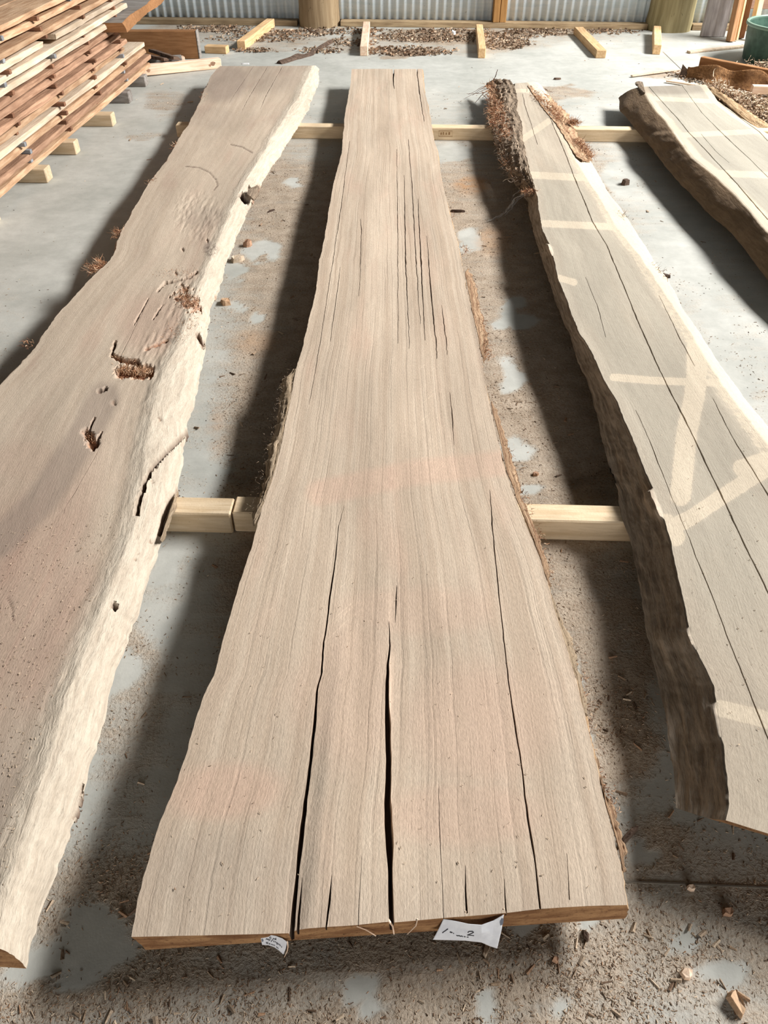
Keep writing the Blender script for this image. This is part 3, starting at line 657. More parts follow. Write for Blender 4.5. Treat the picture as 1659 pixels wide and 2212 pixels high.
    def cv(S):
        px, py = S['px'], S['py']
        b = S['lr'] < 0
        for (pts, w, dp) in (([(1412, 1080), (1425, 1100)], 26, -.014), ([(1330, 1000), (1328, 1030)], 18, .004), ([(1186, 540), (1205, 545)], 14, -.016), ([(1440, 1380), (1490, 1382)], 30, -.003), ([(1470, 1540), (1545, 1560)], 50, -.002)):
            k = 1-sstep(w*.3, w, dist_poly(px, py, pts)[0]); S['z'] -= np.where(b, dp*k, 0); S['x'] += np.where(b, dp*k, 0)
        ci = np.arange(px.shape[1])[None, :]/26.+0*px
        rg = ((fbm(S['y']*5, ci*7, 33)-.5)*.004+(fbm(S['y']*16, ci*30, 34, 3)-.5)*.003)*sstep(1.0, .8, ci*26/26)
        S['x'] -= np.where(b, rg, 0); S['z'] += np.where(b, rg*.6, 0)
        S['z'] = np.maximum(S['z'], HB)
    pale3 = [([(1150, 378), (1262, 384)], 15), ([(1175, 483), (1350, 491)], 15), ([(1116, 196), (1150, 196)], 8), ([(1130, 300), (1185, 262)], 13), ([(1325, 815), (1410, 822), (1560, 828)], 16), ([(1506, 750), (1506, 800), (1500, 860), (1484, 930), (1470, 1070)], 44), ([(1445, 1142), (1490, 1120), (1580, 1060), (1660, 1010), (1720, 980)], 34), ([(1440, 1130), (1460, 1160)], 40), ([(1555, 1530), (1620, 1545), (1700, 1570)], 36), ([(1600, 1010), (1680, 985)], 34), ([(1208, 600), (1240, 610)], 14)]
    def mk(S):
        px, py, m1, m2 = S['px'], S['py'], S['m1'], S['m2']
        top = 1-S['side']
        p = np.zeros(px.shape)
        for a, w in pale3: p = np.maximum(p, line(px, py, a, w)*.75)
        edge = sstep(.78, .95, S['u'])*.55+(1-sstep(.02, .16, S['u']))*.35
        m1[..., 0] = np.maximum(p, edge)*top
        m1[..., 2] = top*(.62*sstep(330, 420, py)*(1-.35*sstep(1150, 1500, py))+.15)*(1-np.maximum(p, edge)*.9)
        m1[..., 1] = .35*top*sstep(1150, 1500, py)
        m2[..., 0] = np.where(S['lr'] > 0, 0, m2[..., 0]); m1[..., 0] = np.where(S['lr'] > 0, .6, m1[..., 0])
    mat3 = slab_mat('slab_grey', lin(194, 181, 162), lin(180, 166, 148), lin(144, 130, 114), lin(200, 185, 166), lin(162, 155, 140), lin(194, 170, 146), lin(208, 193, 170), .2)
    o3, S3 = slab('timber_slab', .150, L, R, BL, BR, mat3, rows=760, ncol=110, cracks=ck, wob=.0028, side=(.003, .003), bulge=(.005, .004), rnd=(-.45, .35), ends=(0, 0), carve=cv, masks=mk, K=26)
    tag(o3, 'grey slab right of the middle one, dark bark down its left side', 'slab', 'live-edge slabs laid on bearers')
    # --- far right slab
    L = [(1386, 187), (1415, 234), (1440, 262), (1457, 285), (1468, 302), (1495, 340), (1550, 382), (1605, 437), (1659, 500), ('w', 1.80, 2.6), ('w', 1.84, 1.6), ('w', 1.9, .9)]
    R = [(1525, 183), (1550, 217), (1600, 255), (1659, 289), (1760, 350), ('w', 2.55, 2.6), ('w', 2.62, 1.6), ('w', 2.65, .9)]
    BL = [(1335, 212), (1340, 240), (1364, 268), (1402, 314), (1449, 373), (1520, 453), (1579, 504), (1659, 605), ('w', 1.70, 2.4), ('w', 1.74, 1.6), ('w', 1.8, .9)]
    ck = [dict(p=[(1394, 179, 1.4), (1461, 253, 2), (1487, 285, 2), (1524, 324, 2.4), (1594, 400, 3), (1659, 475, 3)], d=.02), dict(p=[(1470, 180, 1), (1516, 244, 1.2), (1565, 293, 1.8), (1616, 340, 1.8), (1659, 383, 1.6)], d=.01),
          dict(p=[(1551, 220, 1), (1581, 242, 1.4), (1610, 263, 2.2), (1641, 285, 2.2), (1659, 304, 1.4)], d=.012), dict(p=[(1515, 290, 1), (1545, 325, 1.2), (1575, 352, 1)], d=.005)]
    def cv(S):
        px, py = S['px'], S['py']; b = S['lr'] < 0
        rg = (fbm(S['y']*3.5, S['z']*14, 53, 3)-.5)*.012; S['x'] -= np.where(b, rg, 0); S['z'] += np.where(b, rg, 0)
        k = 1-sstep(6, 22, dist_poly(px, py, [(1420, 305), (1465, 300)])[0]); S['z'] += np.where(b, .012*k, 0); S['x'] -= np.where(b, .012*k, 0)
        S['z'] = np.maximum(S['z'], HB)
    def mk(S):
        px, py, m1, m2 = S['px'], S['py'], S['m1'], S['m2']; top = 1-S['side']
        p = np.maximum.reduce([line(px, py, a, w)*.75 for a, w in (([(1400, 212), (1545, 219)], 9), ([(1455, 293), (1550, 288), (1650, 283)], 11), ([(1545, 374), (1700, 380)], 14))])
        e = np.maximum((1-sstep(.06, .13, S['u']))*.72, sstep(.86, .93, S['u'])*.8)
        m1[..., 0] = np.maximum(p, e)*top; m1[..., 2] = top*.8*(1-np.maximum(p, e))
        m2[..., 2] = np.maximum(m2[..., 2], .35*top*ell(px, py, 1450, 192, 90, 14))
    mat4 = slab_mat('slab_pale_grey', lin(190, 180, 162), lin(176, 165, 147), lin(104, 84, 62), lin(122, 100, 76), lin(166, 161, 148), lin(194, 174, 150), lin(206, 192, 170), .2)
    o4, S4 = slab('timber_slab', .172, L, R, BL, .01, mat4, rows=520, ncol=80, cracks=ck, wob=.0025, side=(.0025, .004), bulge=(.010, .004), carve=cv, masks=mk, K=16)
    tag(o4, 'thick far-right slab running out of frame, smooth dark brown rounded left edge', 'slab', 'live-edge slabs laid on bearers')
    return (o1, S1), (o2, S2), (o3, S3), (o4, S4)
# ---------------------------------------------------------------- bark and loose fibre on the slabs
M_BARK = None
def bark_mat(name, a, b):
    g = G(name); c = g.attr('gco'); n = g.noise(c, (70, 6, 70), det=6, rough=.7, dist=.5); f = g.noise(c, (300, 60, 300), det=3)
    col = g.mix(g.ramp(n, .32, .68), a, b); col = g.mix(g.ramp(f, .6, .74, 0, .55), col, g.scale_col(col, .35))
    return g.done(col, .92, g.math('ADD', g.math('MULTIPLY', n, 2.0), f), .006)
def bark_band(name, parent, inner, outer, z_in, z_out, thick, mat, rough=.005, n=90, m=14, seed=1, hump=.006, label=None):
    "rough strip of bark between two lines read on the photograph, with real thickness"
    A = np.array([un(p[0], p[1], z_in) for p in inner]); B = np.array([un(p[0], p[1], z_out) for p in outer])
    def res(P):
        s = np.concatenate([[0], np.cumsum(np.linalg.norm(np.diff(P, axis=0), axis=1))]); t = np.linspace(0, s[-1], n)
        return np.stack([np.interp(t, s, P[:, k]) for k in range(3)], 1), t
    A, t = res(A); B, _ = res(B)
    B[:, 0] += (vn(t*40, 0, seed)-.5)*rough*2+(vn(t*130, 0, seed+1)-.5)*rough*1.6
    A[:, 0] += (vn(t*30, 0, seed+2)-.5)*rough*.7
    u = np.linspace(0, 1, m)[None, :, None]
    T = A[:, None, :]*(1-u)+B[:, None, :]*u
    uu = u[..., 0]
    rel = (fbm(uu*9, t[:, None]*9, seed, 4)-.5)*rough*2.2+(vn(uu*22, t[:, None]*120, seed+5)-.5)*rough*.8+hump*np.sin(np.pi*uu)
    ef = np.minimum(1, 5*np.minimum(uu, 1-uu)+.15)
    T[..., 2] += rel*ef
    Bt = T.copy(); Bt[..., 2] -= thick*(.25+.75*np.sin(np.pi*np.clip(uu*.8+.1, 0, 1)))
    V = np.concatenate([T.reshape(-1, 3), Bt.reshape(-1, 3)]); i = np.arange(n*m).reshape(n, m); k = n*m
    q = np.stack([i[:-1, :-1], i[:-1, 1:], i[1:, 1:], i[1:, :-1]], -1).reshape(-1, 4)
    Fc = q.tolist()+(q[:, ::-1]+k).tolist()
    ring = np.concatenate([i[0, :], i[1:, -1], i[-1, :-1][::-1], i[1:-1, 0][::-1]])
    for a, b in zip(ring, np.roll(ring, -1)): Fc.append((b, a, a+k, b+k))
    o = mesh_obj(name, V, Fc, mat, parent, True, sharp=50)
    g = np.stack([np.broadcast_to(uu*.06, (n, m)), np.broadcast_to(t[:, None], (n, m)), np.zeros((n, m))], -1).reshape(-1, 3)
    vvec(o, 'gco', np.concatenate([g, g+.01]))
    return tag(o, label)
FIB = np.array([lin(182, 136, 102), lin(156, 106, 76), lin(204, 166, 132), lin(128, 88, 66), lin(216, 186, 156)])[:, :3]
FIBG = np.array([lin(120, 104, 90), lin(96, 80, 66), lin(150, 134, 118), lin(180, 158, 134)])[:, :3]
def tuft(name, parent, pts, z, n, ln, dirv=(-.5, -.2, .3), spread=.7, rad=.0011, pal=FIB, seed=1, curl=1.0, label=None, w=.01):
    r = np.random.default_rng(seed); P = np.array([un(p[0], p[1], z) for p in pts])
    s = r.random(n)*(len(P)-1); i = np.minimum(s.astype(int), len(P)-2) if len(P) > 1 else np.zeros(n, int)
    base = P[i]+(P[np.minimum(i+1, len(P)-1)]-P[i])*(s-i)[:, None] if len(P) > 1 else np.repeat(P, n, 0)
    base = base+r.normal(0, 1, (n, 3))*np.array((w, w, w*.4))
    d = np.array(dirv)+r.normal(0, spread, (n, 3))
    o = fibres(name, base, d, ln*(.4+r.random(n)), rad*(.6+.8*r.random(n)), pal[r.integers(0, len(pal), n)]*(.8+.4*r.random((n, 1))), M_FIBRE, parent, seed, curl)
    o['kind'] = 'stuff'
    return tag(o, label)
def slab_bits(SL):
    (o1, _), (o2, _), (o3, _), (o4, _) = SL
    bk_rust = bark_mat('bark_rust', lin(132, 96, 70), lin(208, 176, 142)); bk_tan = bark_mat('bark_tan', lin(168, 144, 116), lin(206, 184, 156)); bk_grey = bark_mat('bark_grey', lin(112, 96, 80), lin(172, 152, 130))
    # centre slab
    bark_band('bark', o2, [(640, 797), (632, 840), (624, 882), (610, 950), (590, 1030), (567, 1095), (551, 1130)], [(633, 802), (611, 818), (604, 872), (596, 922), (579, 972), (571, 1042), (559, 1082), (543, 1112), (546, 1132)], .132, .112, .014, bk_tan, .004, 110, 12, 3, .004, 'tan bark flap')
    bark_band('bark', o2, [(1005, 588), (1012, 630), (1022, 680), (1034, 730), (1043, 775)], [(1012, 580), (1026, 612), (1036, 660), (1047, 705), (1055, 745), (1048, 782)], .130, .112, .012, bk_rust, .005, 70, 8, 5, .003, 'rust brown fibrous bark')
    bark_band('bark', o2, [(1060, 868), (1078, 940), (1096, 1018), (1120, 1085), (1145, 1145), (1168, 1205), (1184, 1262)], [(1066, 868), (1090, 940), (1112, 1012), (1130, 1078), (1158, 1140), (1180, 1205), (1190, 1265)], .130, .110, .010, bk_rust, .004, 120, 8, 7, .003, 'rust brown fibrous bark')
    bark_band('bark', o2, [(1186, 1275), (1205, 1342), (1224, 1400), (1242, 1460), (1262, 1540)], [(1192, 1275), (1214, 1342), (1240, 1398), (1256, 1460), (1270, 1545)], .130, .112, .010, bk_tan, .004, 90, 8, 8, .003, 'tan bark strip')
    bark_band('bark', o2, [(1285, 1640), (1300, 1700), (1320, 1770), (1338, 1840), (1345, 1880)], [(1292, 1640), (1308, 1700), (1328, 1760), (1352, 1840), (1352, 1880)], .129, .108, .010, bk_rust, .005, 80, 8, 9, .002, 'rust brown fibrous bark')
    tuft('bark_fibre', o2, [(1000, 530), (1010, 545)], .115, 40, .02, (.5, -.2, .2), seed=2); tuft('bark_fibre', o2, [(1045, 740), (1052, 775)], .118, 90, .022, (.6, -.3, .2), seed=3)
    tuft('bark_fibre', o2, [(1020, 600), (1040, 690), (1050, 730)], .12, 120, .012, (.7, -.3, .1), seed=4, rad=.0009); tuft('bark_fibre', o2, [(1090, 950), (1120, 1060), (1160, 1150), (1188, 1260)], .118, 300, .010, (.7, -.3, .1), seed=5, rad=.0008)
    tuft('bark_fibre', o2, [(1215, 1350), (1255, 1460), (1268, 1540), (1300, 1690), (1325, 1765)], .118, 260, .009, (.7, -.3, .1), seed=6, rad=.0008)
    tuft('bark_fibre', o2, [(545, 1105), (580, 975), (606, 850), (630, 803)], .118, 200, .009, (-.7, -.2, .2), pal=FIBG, seed=7, rad=.0008)
    tuft('bark_fibre', o2, [(970, 452), (978, 470)], .118, 14, .02, (.7, 0, .2), seed=8, rad=.001)
    # pale splinters standing over the near cut
    for k, (pts, q) in enumerate((([(770, 2000), (790, 2008), (812, 2022)], .0016), ([(838, 1986), (848, 2000), (851, 2018)], .0022), ([(902, 1985), (898, 2000), (880, 2018)], .0014), ([(1088, 1962), (1095, 1976)], .0012), ([(1006, 1968), (1008, 1980)], .001))):
        P = [un(p[0], p[1], .1335-.012*i) for i, p in enumerate(pts)]; V, Fc = [], []
        for i, p in enumerate(P):
            d = P[min(i+1, len(P)-1)]-P[max(i-1, 0)]; d /= np.linalg.norm(d); s = np.cross(d, (0, 0, 1)); s /= np.linalg.norm(s); u = np.cross(s, d); rr = q*(1-.25*i)
            for a in range(5): V.append(p+s*rr*math.cos(a*1.2566)+u*rr*math.sin(a*1.2566))
        for i in range(len(P)-1):
            for j in range(5): a, b = i*5+j, i*5+(j+1) % 5; Fc.append((a, b, b+5, a+5))
        Fc += [tuple(range(5)), tuple((len(P)-1)*5+j for j in range(4, -1, -1))]
        mesh_obj('splinter', V, Fc, M_PALE, o2)
    # left slab
    for k, (pts, n, l) in enumerate((([(202, 585), (228, 566)], 170, .045), ([(252, 510), (262, 498)], 60, .03), ([(330, 398), (336, 388)], 50, .03), ([(376, 318), (384, 308)], 40, .02), ([(60, 745), (66, 738)], 20, .02), ([(437, 215), (441, 200)], 30, .02))):
        tuft('bark_fibre', o1, pts, .135, n, l, (-.8, -.3, .3), seed=20+k, rad=.0014, label='reddish torn fibres')
    tuft('torn_fibre', o1, [(255, 800), (320, 806)], .128, 500, .018, (.5, .1, .7), .6, seed=30, rad=.0011, pal=FIB[[0, 2, 4, 4, 2]], w=.012, label='bright orange torn fibres')
    tuft('torn_fibre', o1, [(395, 635), (415, 660)], .14, 220, .022, (0, -.4, .3), .7, seed=31, rad=.0010, w=.02)
    tuft('torn_fibre', o1, [(245, 770), (295, 782)], .132, 120, .014, (.3, 0, .6), .6, seed=32, rad=.001, w=.005)
    tuft('torn_fibre', o1, [(188, 935), (204, 955)], .128, 90, .014, (.3, 0, .6), .6, seed=33, rad=.001, w=.008)
    tuft('torn_fibre', o1, [(345, 590), (425, 592)], .142, 140, .010, (.3, 0, .4), .8, seed=34, rad=.0008, w=.02); tuft('torn_fibre', o1, [(360, 740), (420, 690)], .142, 200, .010, (.3, 0, .4), .8, seed=35, rad=.0008, w=.03)
    bark_band('bark', o1, [(534, 420), (536, 408), (552, 402)], [(549, 432), (558, 420), (558, 402)], .146, .120, .012, bk_grey, .003, 30, 8, 11, .004, 'grey bark remnant')
    bark_band('bark', o1, [(374, 1085), (365, 1110), (352, 1150), (346, 1165)], [(386, 1060), (378, 1095), (366, 1132), (354, 1166)], .108, .080, .012, bk_tan, .003, 50, 8, 12, .003, 'split tan bark edge')
    # grey bark slab: thick bark left on at its far end
    bark_band('bark', o3, [(1102, 172), (1113, 190), (1118, 215), (1117, 240), (1127, 262), (1130, 300), (1139, 345), (1150, 385), (1158, 412)], [(1052, 178), (1062, 205), (1063, 240), (1066, 285), (1078, 330), (1098, 372), (1120, 398), (1132, 412), (1140, 420)], .166, .110, .030, bk_grey, .010, 170, 26, 13, .012, 'thick grey furrowed bark')
    tuft('bark_fibre', o3, [(1060, 180), (1066, 230), (1072, 270)], .13, 420, .05, (-.5, -.3, .3), .7, seed=40, rad=.0017, w=.02, label='orange brown shredded fibres')
    tuft('bark_fibre', o3, [(1080, 215), (1085, 260), (1095, 300)], .160, 240, .04, (-.2, -.6, .3), .6, seed=41, rad=.0015, w=.02, label='orange brown shredded fibres')
    tuft('bark_fibre', o3, [(1072, 275), (1086, 320), (1100, 360), (1125, 395)], .12, 330, .05, (-.6, -.3, .1), .7, pal=np.concatenate([FIBG, FIB[:1]]), seed=42, rad=.0013, w=.015, label='grey shredded fibres')
    tuft('bark_fibre', o3, [(1130, 412), (1156, 410)], .158, 120, .03, (-.3, -.9, .0), .35, seed=43, rad=.0014, w=.006, label='orange torn end fibres')
    bark_band('bark', o3, [(1140, 184), (1150, 200), (1163, 218), (1178, 240), (1200, 265), (1222, 300), (1245, 338), (1258, 345)], [(1160, 184), (1185, 205), (1205, 225), (1228, 248), (1240, 275), (1258, 305), (1274, 328), (1280, 345)], .154, .115, .016, bk_rust, .009, 120, 16, 14, .006, 'orange brown torn bark')
    tuft('bark_fibre', o3, [(1152, 200), (1190, 235), (1215, 260)], .160, 420, .028, (.5, -.5, .3), .7, seed=44, rad=.0014, w=.02, label='orange brown shredded fibres')
    tuft('bark_fibre', o3, [(1232, 262), (1244, 268)], .150, 240, .035, (.4, .2, .5), .8, seed=45, rad=.0014, w=.012, label='orange brown shredded fibres')
    tuft('bark_fibre', o3, [(1244, 300), (1262, 322), (1278, 340)], .145, 320, .03, (.6, -.3, .3), .7, seed=46, rad=.0014, w=.014, label='orange brown shredded fibres')
    tuft('bark_fibre', o3, [(1182, 542), (1204, 546)], .13, 80, .012, (-.7, -.4, .2), .6, pal=FIBG, seed=47, rad=.001, w=.006)
    tuft('bark_fibre', o3, [(1400, 570), (1440, 600)], .12, 50, .025, (.5, -.5, .3), .7, pal=FIBG, seed=48, rad=.0012, w=.01); tuft('bark_fibre', o3, [(1338, 460), (1350, 468)], .13, 25, .02, (.5, -.5, .3), .7, pal=FIBG, seed=49, rad=.001)
    tuft('bark_fibre', o3, [(1412, 1080), (1416, 1105)], .125, 25, .02, (-.3, -.8, .1), .4, pal=FIB[[2, 4]], seed=50, rad=.0014, w=.004)
    # strips of bark hanging off its left edge
    def strand(pts, zs, q, parent, mat, name='hanging_bark', seed=0):
        P = np.array([un(p[0], p[1], z) for p, z in zip(pts, zs)]); V, Fc = [], []; r = np.random.default_rng(seed)
        s = np.linspace(0, len(P)-1, len(P)*4); P = np.stack([np.interp(s, range(len(P)), P[:, k]) for k in range(3)], 1)+r.normal(0, q*.35, (len(s), 3)); P[:, 2] = np.maximum(P[:, 2], q*.6)
        for i, p in enumerate(P):
            d = P[min(i+1, len(P)-1)]-P[max(i-1, 0)]; d /= np.linalg.norm(d)+1e-9; sd = np.cross(d, (0, 0, 1)); sd /= np.linalg.norm(sd)+1e-9; u = np.cross(sd, d); rr = q*(1-.6*i/len(P))
            for a in range(5): V.append(p+sd*rr*1.5*math.cos(a*1.2566)+u*rr*.6*math.sin(a*1.2566))
        for i in range(len(P)-1):
            for j in range(5): a, b = i*5+j, i*5+(j+1) % 5; Fc.append((a, b, b+5, a+5))
        Fc += [tuple(range(5)), tuple((len(P)-1)*5+j for j in range(4, -1, -1))]
        return mesh_obj(name, V, Fc, mat, parent)
    for k, (pts, zs, q) in enumerate((([(1136, 418), (1112, 428), (1102, 445), (1088, 462), (1062, 474)], [.13, .09, .06, .03, .01], .006), ([(1138, 420), (1118, 432), (1104, 450), (1090, 465)], [.12, .08, .05, .02], .005), ([(1128, 410), (1110, 420), (1106, 438)], [.12, .09, .06], .005), ([(1120, 425), (1112, 440), (1104, 448)], [.1, .07, .04], .004), ([(1098, 448), (1080, 468), (1050, 478)], [.05, .015, .008], .0035))):
        strand(pts, zs, q, o3, M_GREYW, 'hanging_bark', k)
    for k, (pts, zs) in enumerate((([(1064, 182), (1040, 188), (1012, 205)], [.13, .1, .05]), ([(1060, 180), (1035, 195), (1020, 206)], [.12, .08, .04]), ([(1064, 190), (1046, 200), (1026, 222)], [.12, .07, .03]), ([(1062, 185), (1042, 196), (1004, 212)], [.12, .08, .03]), ([(1066, 172), (1070, 166), (1075, 150)], [.15, .17, .23]), ([(1064, 192), (1050, 204), (1042, 212)], [.1, .07, .03]), ([(1066, 196), (1034, 202), (1008, 202)], [.1, .08, .05]))):
        strand(pts, zs, .003, o3, M_STICK, 'twig', 20+k)
    strand([(1178, 192), (1184, 197), (1194, 199)], [.13, .12, .10], .004, o3, M_DARKW, 'hanging_bark', 31)
    strand([(1487, 345), (1484, 358), (1486, 372)], [.14, .12, .10], .0016, o4, M_PALE, 'splinter', 32)
    bark_band('bark', o4, [(1388, 177), (1392, 190), (1394, 200)], [(1372, 178), (1380, 192), (1388, 202)], .178, .17, .012, bk_grey, .004, 24, 8, 17, .004, 'grey cracked bark remnant')

def sawdust(SL):
    r = np.random.default_rng(77)
    for k, (poly, n, z, o) in enumerate((([(0, 1150), (0, 1950), (60, 1680), (150, 1400), (240, 1210), (270, 1100)], 700, .1435, SL[0][0]), ([(560, 1120), (300, 1990), (1330, 1930), (1130, 1150)], 220, .1335, SL[1][0]), ([(1400, 900), (1590, 1660), (1650, 1740), (1650, 1000), (1560, 900)], 90, .1515, SL[2][0]))):
        q = np.array(poly, float); lo, hi = q.min(0), q.max(0); P = []
        while len(P) < n:
            p = lo+r.random(2)*(hi-lo); ins = False
            for i in range(len(q)):
                a, b = q[i], q[i-1]
                if (a[1] > p[1]) != (b[1] > p[1]) and p[0] < (b[0]-a[0])*(p[1]-a[1])/(b[1]-a[1])+a[0]: ins = not ins
            if ins: P.append(un(p[0], p[1], z))
        chips('sawdust', np.array(P), np.full(n, .0034), pal_cols(n, 50+k, [.05, 0, .35, 0, .5, .05, .05]), 60+k, o)
# ---------------------------------------------------------------- bearers under the slabs
def bearers():
    gp = 'bearers under the slabs'
    b = timber('bearer', (-1.31, 5.293), (2.55, 5.155), .072, .0735, M_PINEB, 'long pine bearer under the far ends of the slabs', 'timber', gp)
    # faint grading stamp on the near face
    st = []
    M_INK = timber_mat('stamp_ink', lin(150, 116, 80), lin(160, 126, 90))
    for k, (a0, a1, c0, c1) in enumerate(((948, 978, 285, 286), (948, 978, 297, 298), (948, 949, 285, 298), (977, 978, 285, 298), (952, 955, 289, 294), (957, 960, 288, 294), (963, 966, 289, 294), (969, 973, 288, 294))):
        p, q = un_y(a0, c1, 5.1685), un_y(a1, c0, 5.1685)
        st.append((p, q))
    V, Fc = [], []
    for p, q in st:
        i = len(V); yy = lambda x: 5.293-.03575*(x+1.31)-.036-.0012
        V += [(p[0], yy(p[0]), p[2]), (q[0], yy(q[0]), p[2]), (q[0], yy(q[0]), q[2]), (p[0], yy(p[0]), q[2])]; Fc.append((i, i+1, i+2, i+3))
    s = mesh_obj('grade_stamp', V, Fc, M_INK); s.parent = b; s.matrix_parent_inverse = Matrix.LocRotScale(b.location, b.rotation_euler, None).inverted(); s['label'] = 'faint ink grading stamp'
    timber('bearer', (-1.35, 1.665), (-.425, 1.632), .072, .0735, M_PINEB, 'short pine bearer crossing under the left slab in mid picture', 'timber', gp)
    timber('bearer', (-.421, 1.640), (2.6, 1.525), .072, .0738, M_PINEB, 'pine bearer crossing under the middle and right slabs in mid picture', 'timber', gp)

# ---------------------------------------------------------------- stack of sawn boards at the left
ORD = ['bottom', 'second', 'third', 'fourth', 'fifth', 'sixth', 'seventh', 'eighth', 'ninth', 'tenth', 'eleventh', 'twelfth', 'thirteenth', 'fourteenth']
def stack():
    ang = -math.atan(.05); xs = lambda y: -1.955+.050*(y-4.0)
    r = random.Random(5)
    ends = [6.80, 6.84, 6.79, 6.76, 6.34, 6.36, 6.30, 6.48, 6.50, 6.50, 6.66, 6.62, 6.5, 6.7]
    bright = {3: M_ROUGHP, 4: M_ROUGH, 8: M_ROUGHP, 9: M_ROUGHP, 10: M_ROUGHP, 5: M_ROUGHR, 6: M_ROUGHR, 1: M_ROUGHR, 0: M_ROUGH, 11: M_ROUGH}
    tone = {3: 'pale cream', 8: 'pale cream', 9: 'pale cream', 10: 'pale', 5: 'reddish brown', 6: 'reddish brown', 1: 'reddish brown'}
    T, GAP, Z0 = .0265, .0218, .0745
    for k in range(14):
        z = Z0+k*(T+GAP)
        for row in range(2):
            y0 = 2.55+r.random()*.2; L = ends[k]-y0+(0 if row == 0 else r.uniform(-.3, .1))
            m = bright.get(k, r.choice([M_ROUGH, M_ROUGH, M_ROUGHR])) if row == 0 else r.choice([M_ROUGH, M_ROUGHR, M_ROUGHP])
            split = row == 0 and k == 10
            def board(ya, Lb, lab, sd):
                V, Fc = wobble_box(Lb, .21, T, 36, .0035, sd, wane=(.012 if k in (2, 6, 12) else .002))
                o = mesh_obj('sawn_board', V, Fc, m); x = xs(ya)-(.22 if row else 0)+dx
                o.location = (x, ya, z); o.rotation_euler = (0, 0, ang)
                tag(o, lab, 'board', 'rough sawn boards in the stickered stack')
            dx = r.uniform(-.024, .014) + (.016 if k in (0, 3) else 0)
            if row: dx = -abs(dx)-.01
            t = tone.get(k, 'brown')
            pos = 'outer board, %s layer up in the left stack' % ORD[k] if k else 'outer board, lowest layer of the left stack'
            if k == 13: pos = 'outer board, topmost layer of the left stack'
            if split:
                board(y0, 4.97-y0, '%s near %s, with a broken end' % (t, pos), k*7+1)
                board(5.16, L-(5.16-y0), '%s far %s' % (t, pos), k*7+2)
            elif row == 0: board(y0, L, '%s rough sawn %s' % (t, pos), k*7+row)
            else: board(y0, L, 'inner sawn board behind the %s' % pos.replace('outer board', 'outer one'), k*7+row+3)
    # stickers between the layers, one column above each bearer
    cols = [3.86, 4.44, 5.02, 5.64, 6.24]
    rows = ['at its left end', 'above the nearest bearer', 'above the second bearer', 'above the third bearer', 'above the grey bearers']
    base = box_geo(.50, .026, GAP-.0003, .002)
    for j, yc in enumerate(cols):
        for k in range(13):
            if k == 9 and j == 3: continue
            z = Z0+k*(T+GAP)+T
            if yc > ends[k]-.05 or yc > ends[k+1]-.05: continue
            me = base.copy(); me.materials.append(M_STICKG if r.random() < .28 else M_STICK)
            o = lk(bpy.data.objects.new('sticker', me)); y = yc+r.uniform(-.035, .035)
            out = r.choice([.0, .004, .012, .026]) if r.random() < .7 else r.uniform(-.05, 0)
            o.location = (xs(y)-.25+out+.004, y, z+.0001); o.rotation_euler = (0, 0, ang+r.uniform(-.03, .03))
            tag(o, 'spacer stick on the %s layer of the left stack, %s' % (ORD[k], rows[j]), 'sticker', 'stickers between the stacked boards')
    # bearers of the stack
    for p, lab, m, h, w in (((-1.862, 4.468), 'pale pine bearer end nearest the camera, under the board stack', M_PINEB, .0735, .085),
                        ((-1.845, 4.945), 'pale pine bearer end, second from the front under the board stack', M_PINEB, .0735, .075),
                        ((-1.775, 5.52), 'pale pine bearer end, third from the front under the board stack', M_PINEB, .0735, .08),
                        ((-1.80, 6.08), 'dark grey weathered bearer end, fourth from the front under the stack', M_GREYW, .0735, .085),
                        ((-1.79, 6.53), 'grey weathered bearer end at the far end of the stack', M_GREYW, .0735, .08)):
        timber('stack_bearer', (p[0]-.72, p[1]+.02), p, w, h, m, lab, 'timber', 'bearers under the board stack', bev=.005)
    timber('stack_bearer', (-2.75, 3.86), (-1.93, 3.86), .08, .0735, M_PINEB, 'pine bearer under the near left end of the board stack', 'timber', 'bearers under the board stack')
    # grey plank lying out past the far end, near the top of the stack
    V, Fc = wobble_box(1.35, .26, .055, 24, .008, 90)
    mi = [1 if (i % 6) in (1, 2, 3) else 0 for i in range(len(Fc)-2)]+[1, 1]; o = mesh_obj('waney_plank', V, Fc, [M_GREYW, M_BROWN], mi=mi); o.location = (-1.74, 6.02, Z0+14*(T+GAP)-GAP+.0005-.29); 
    return o

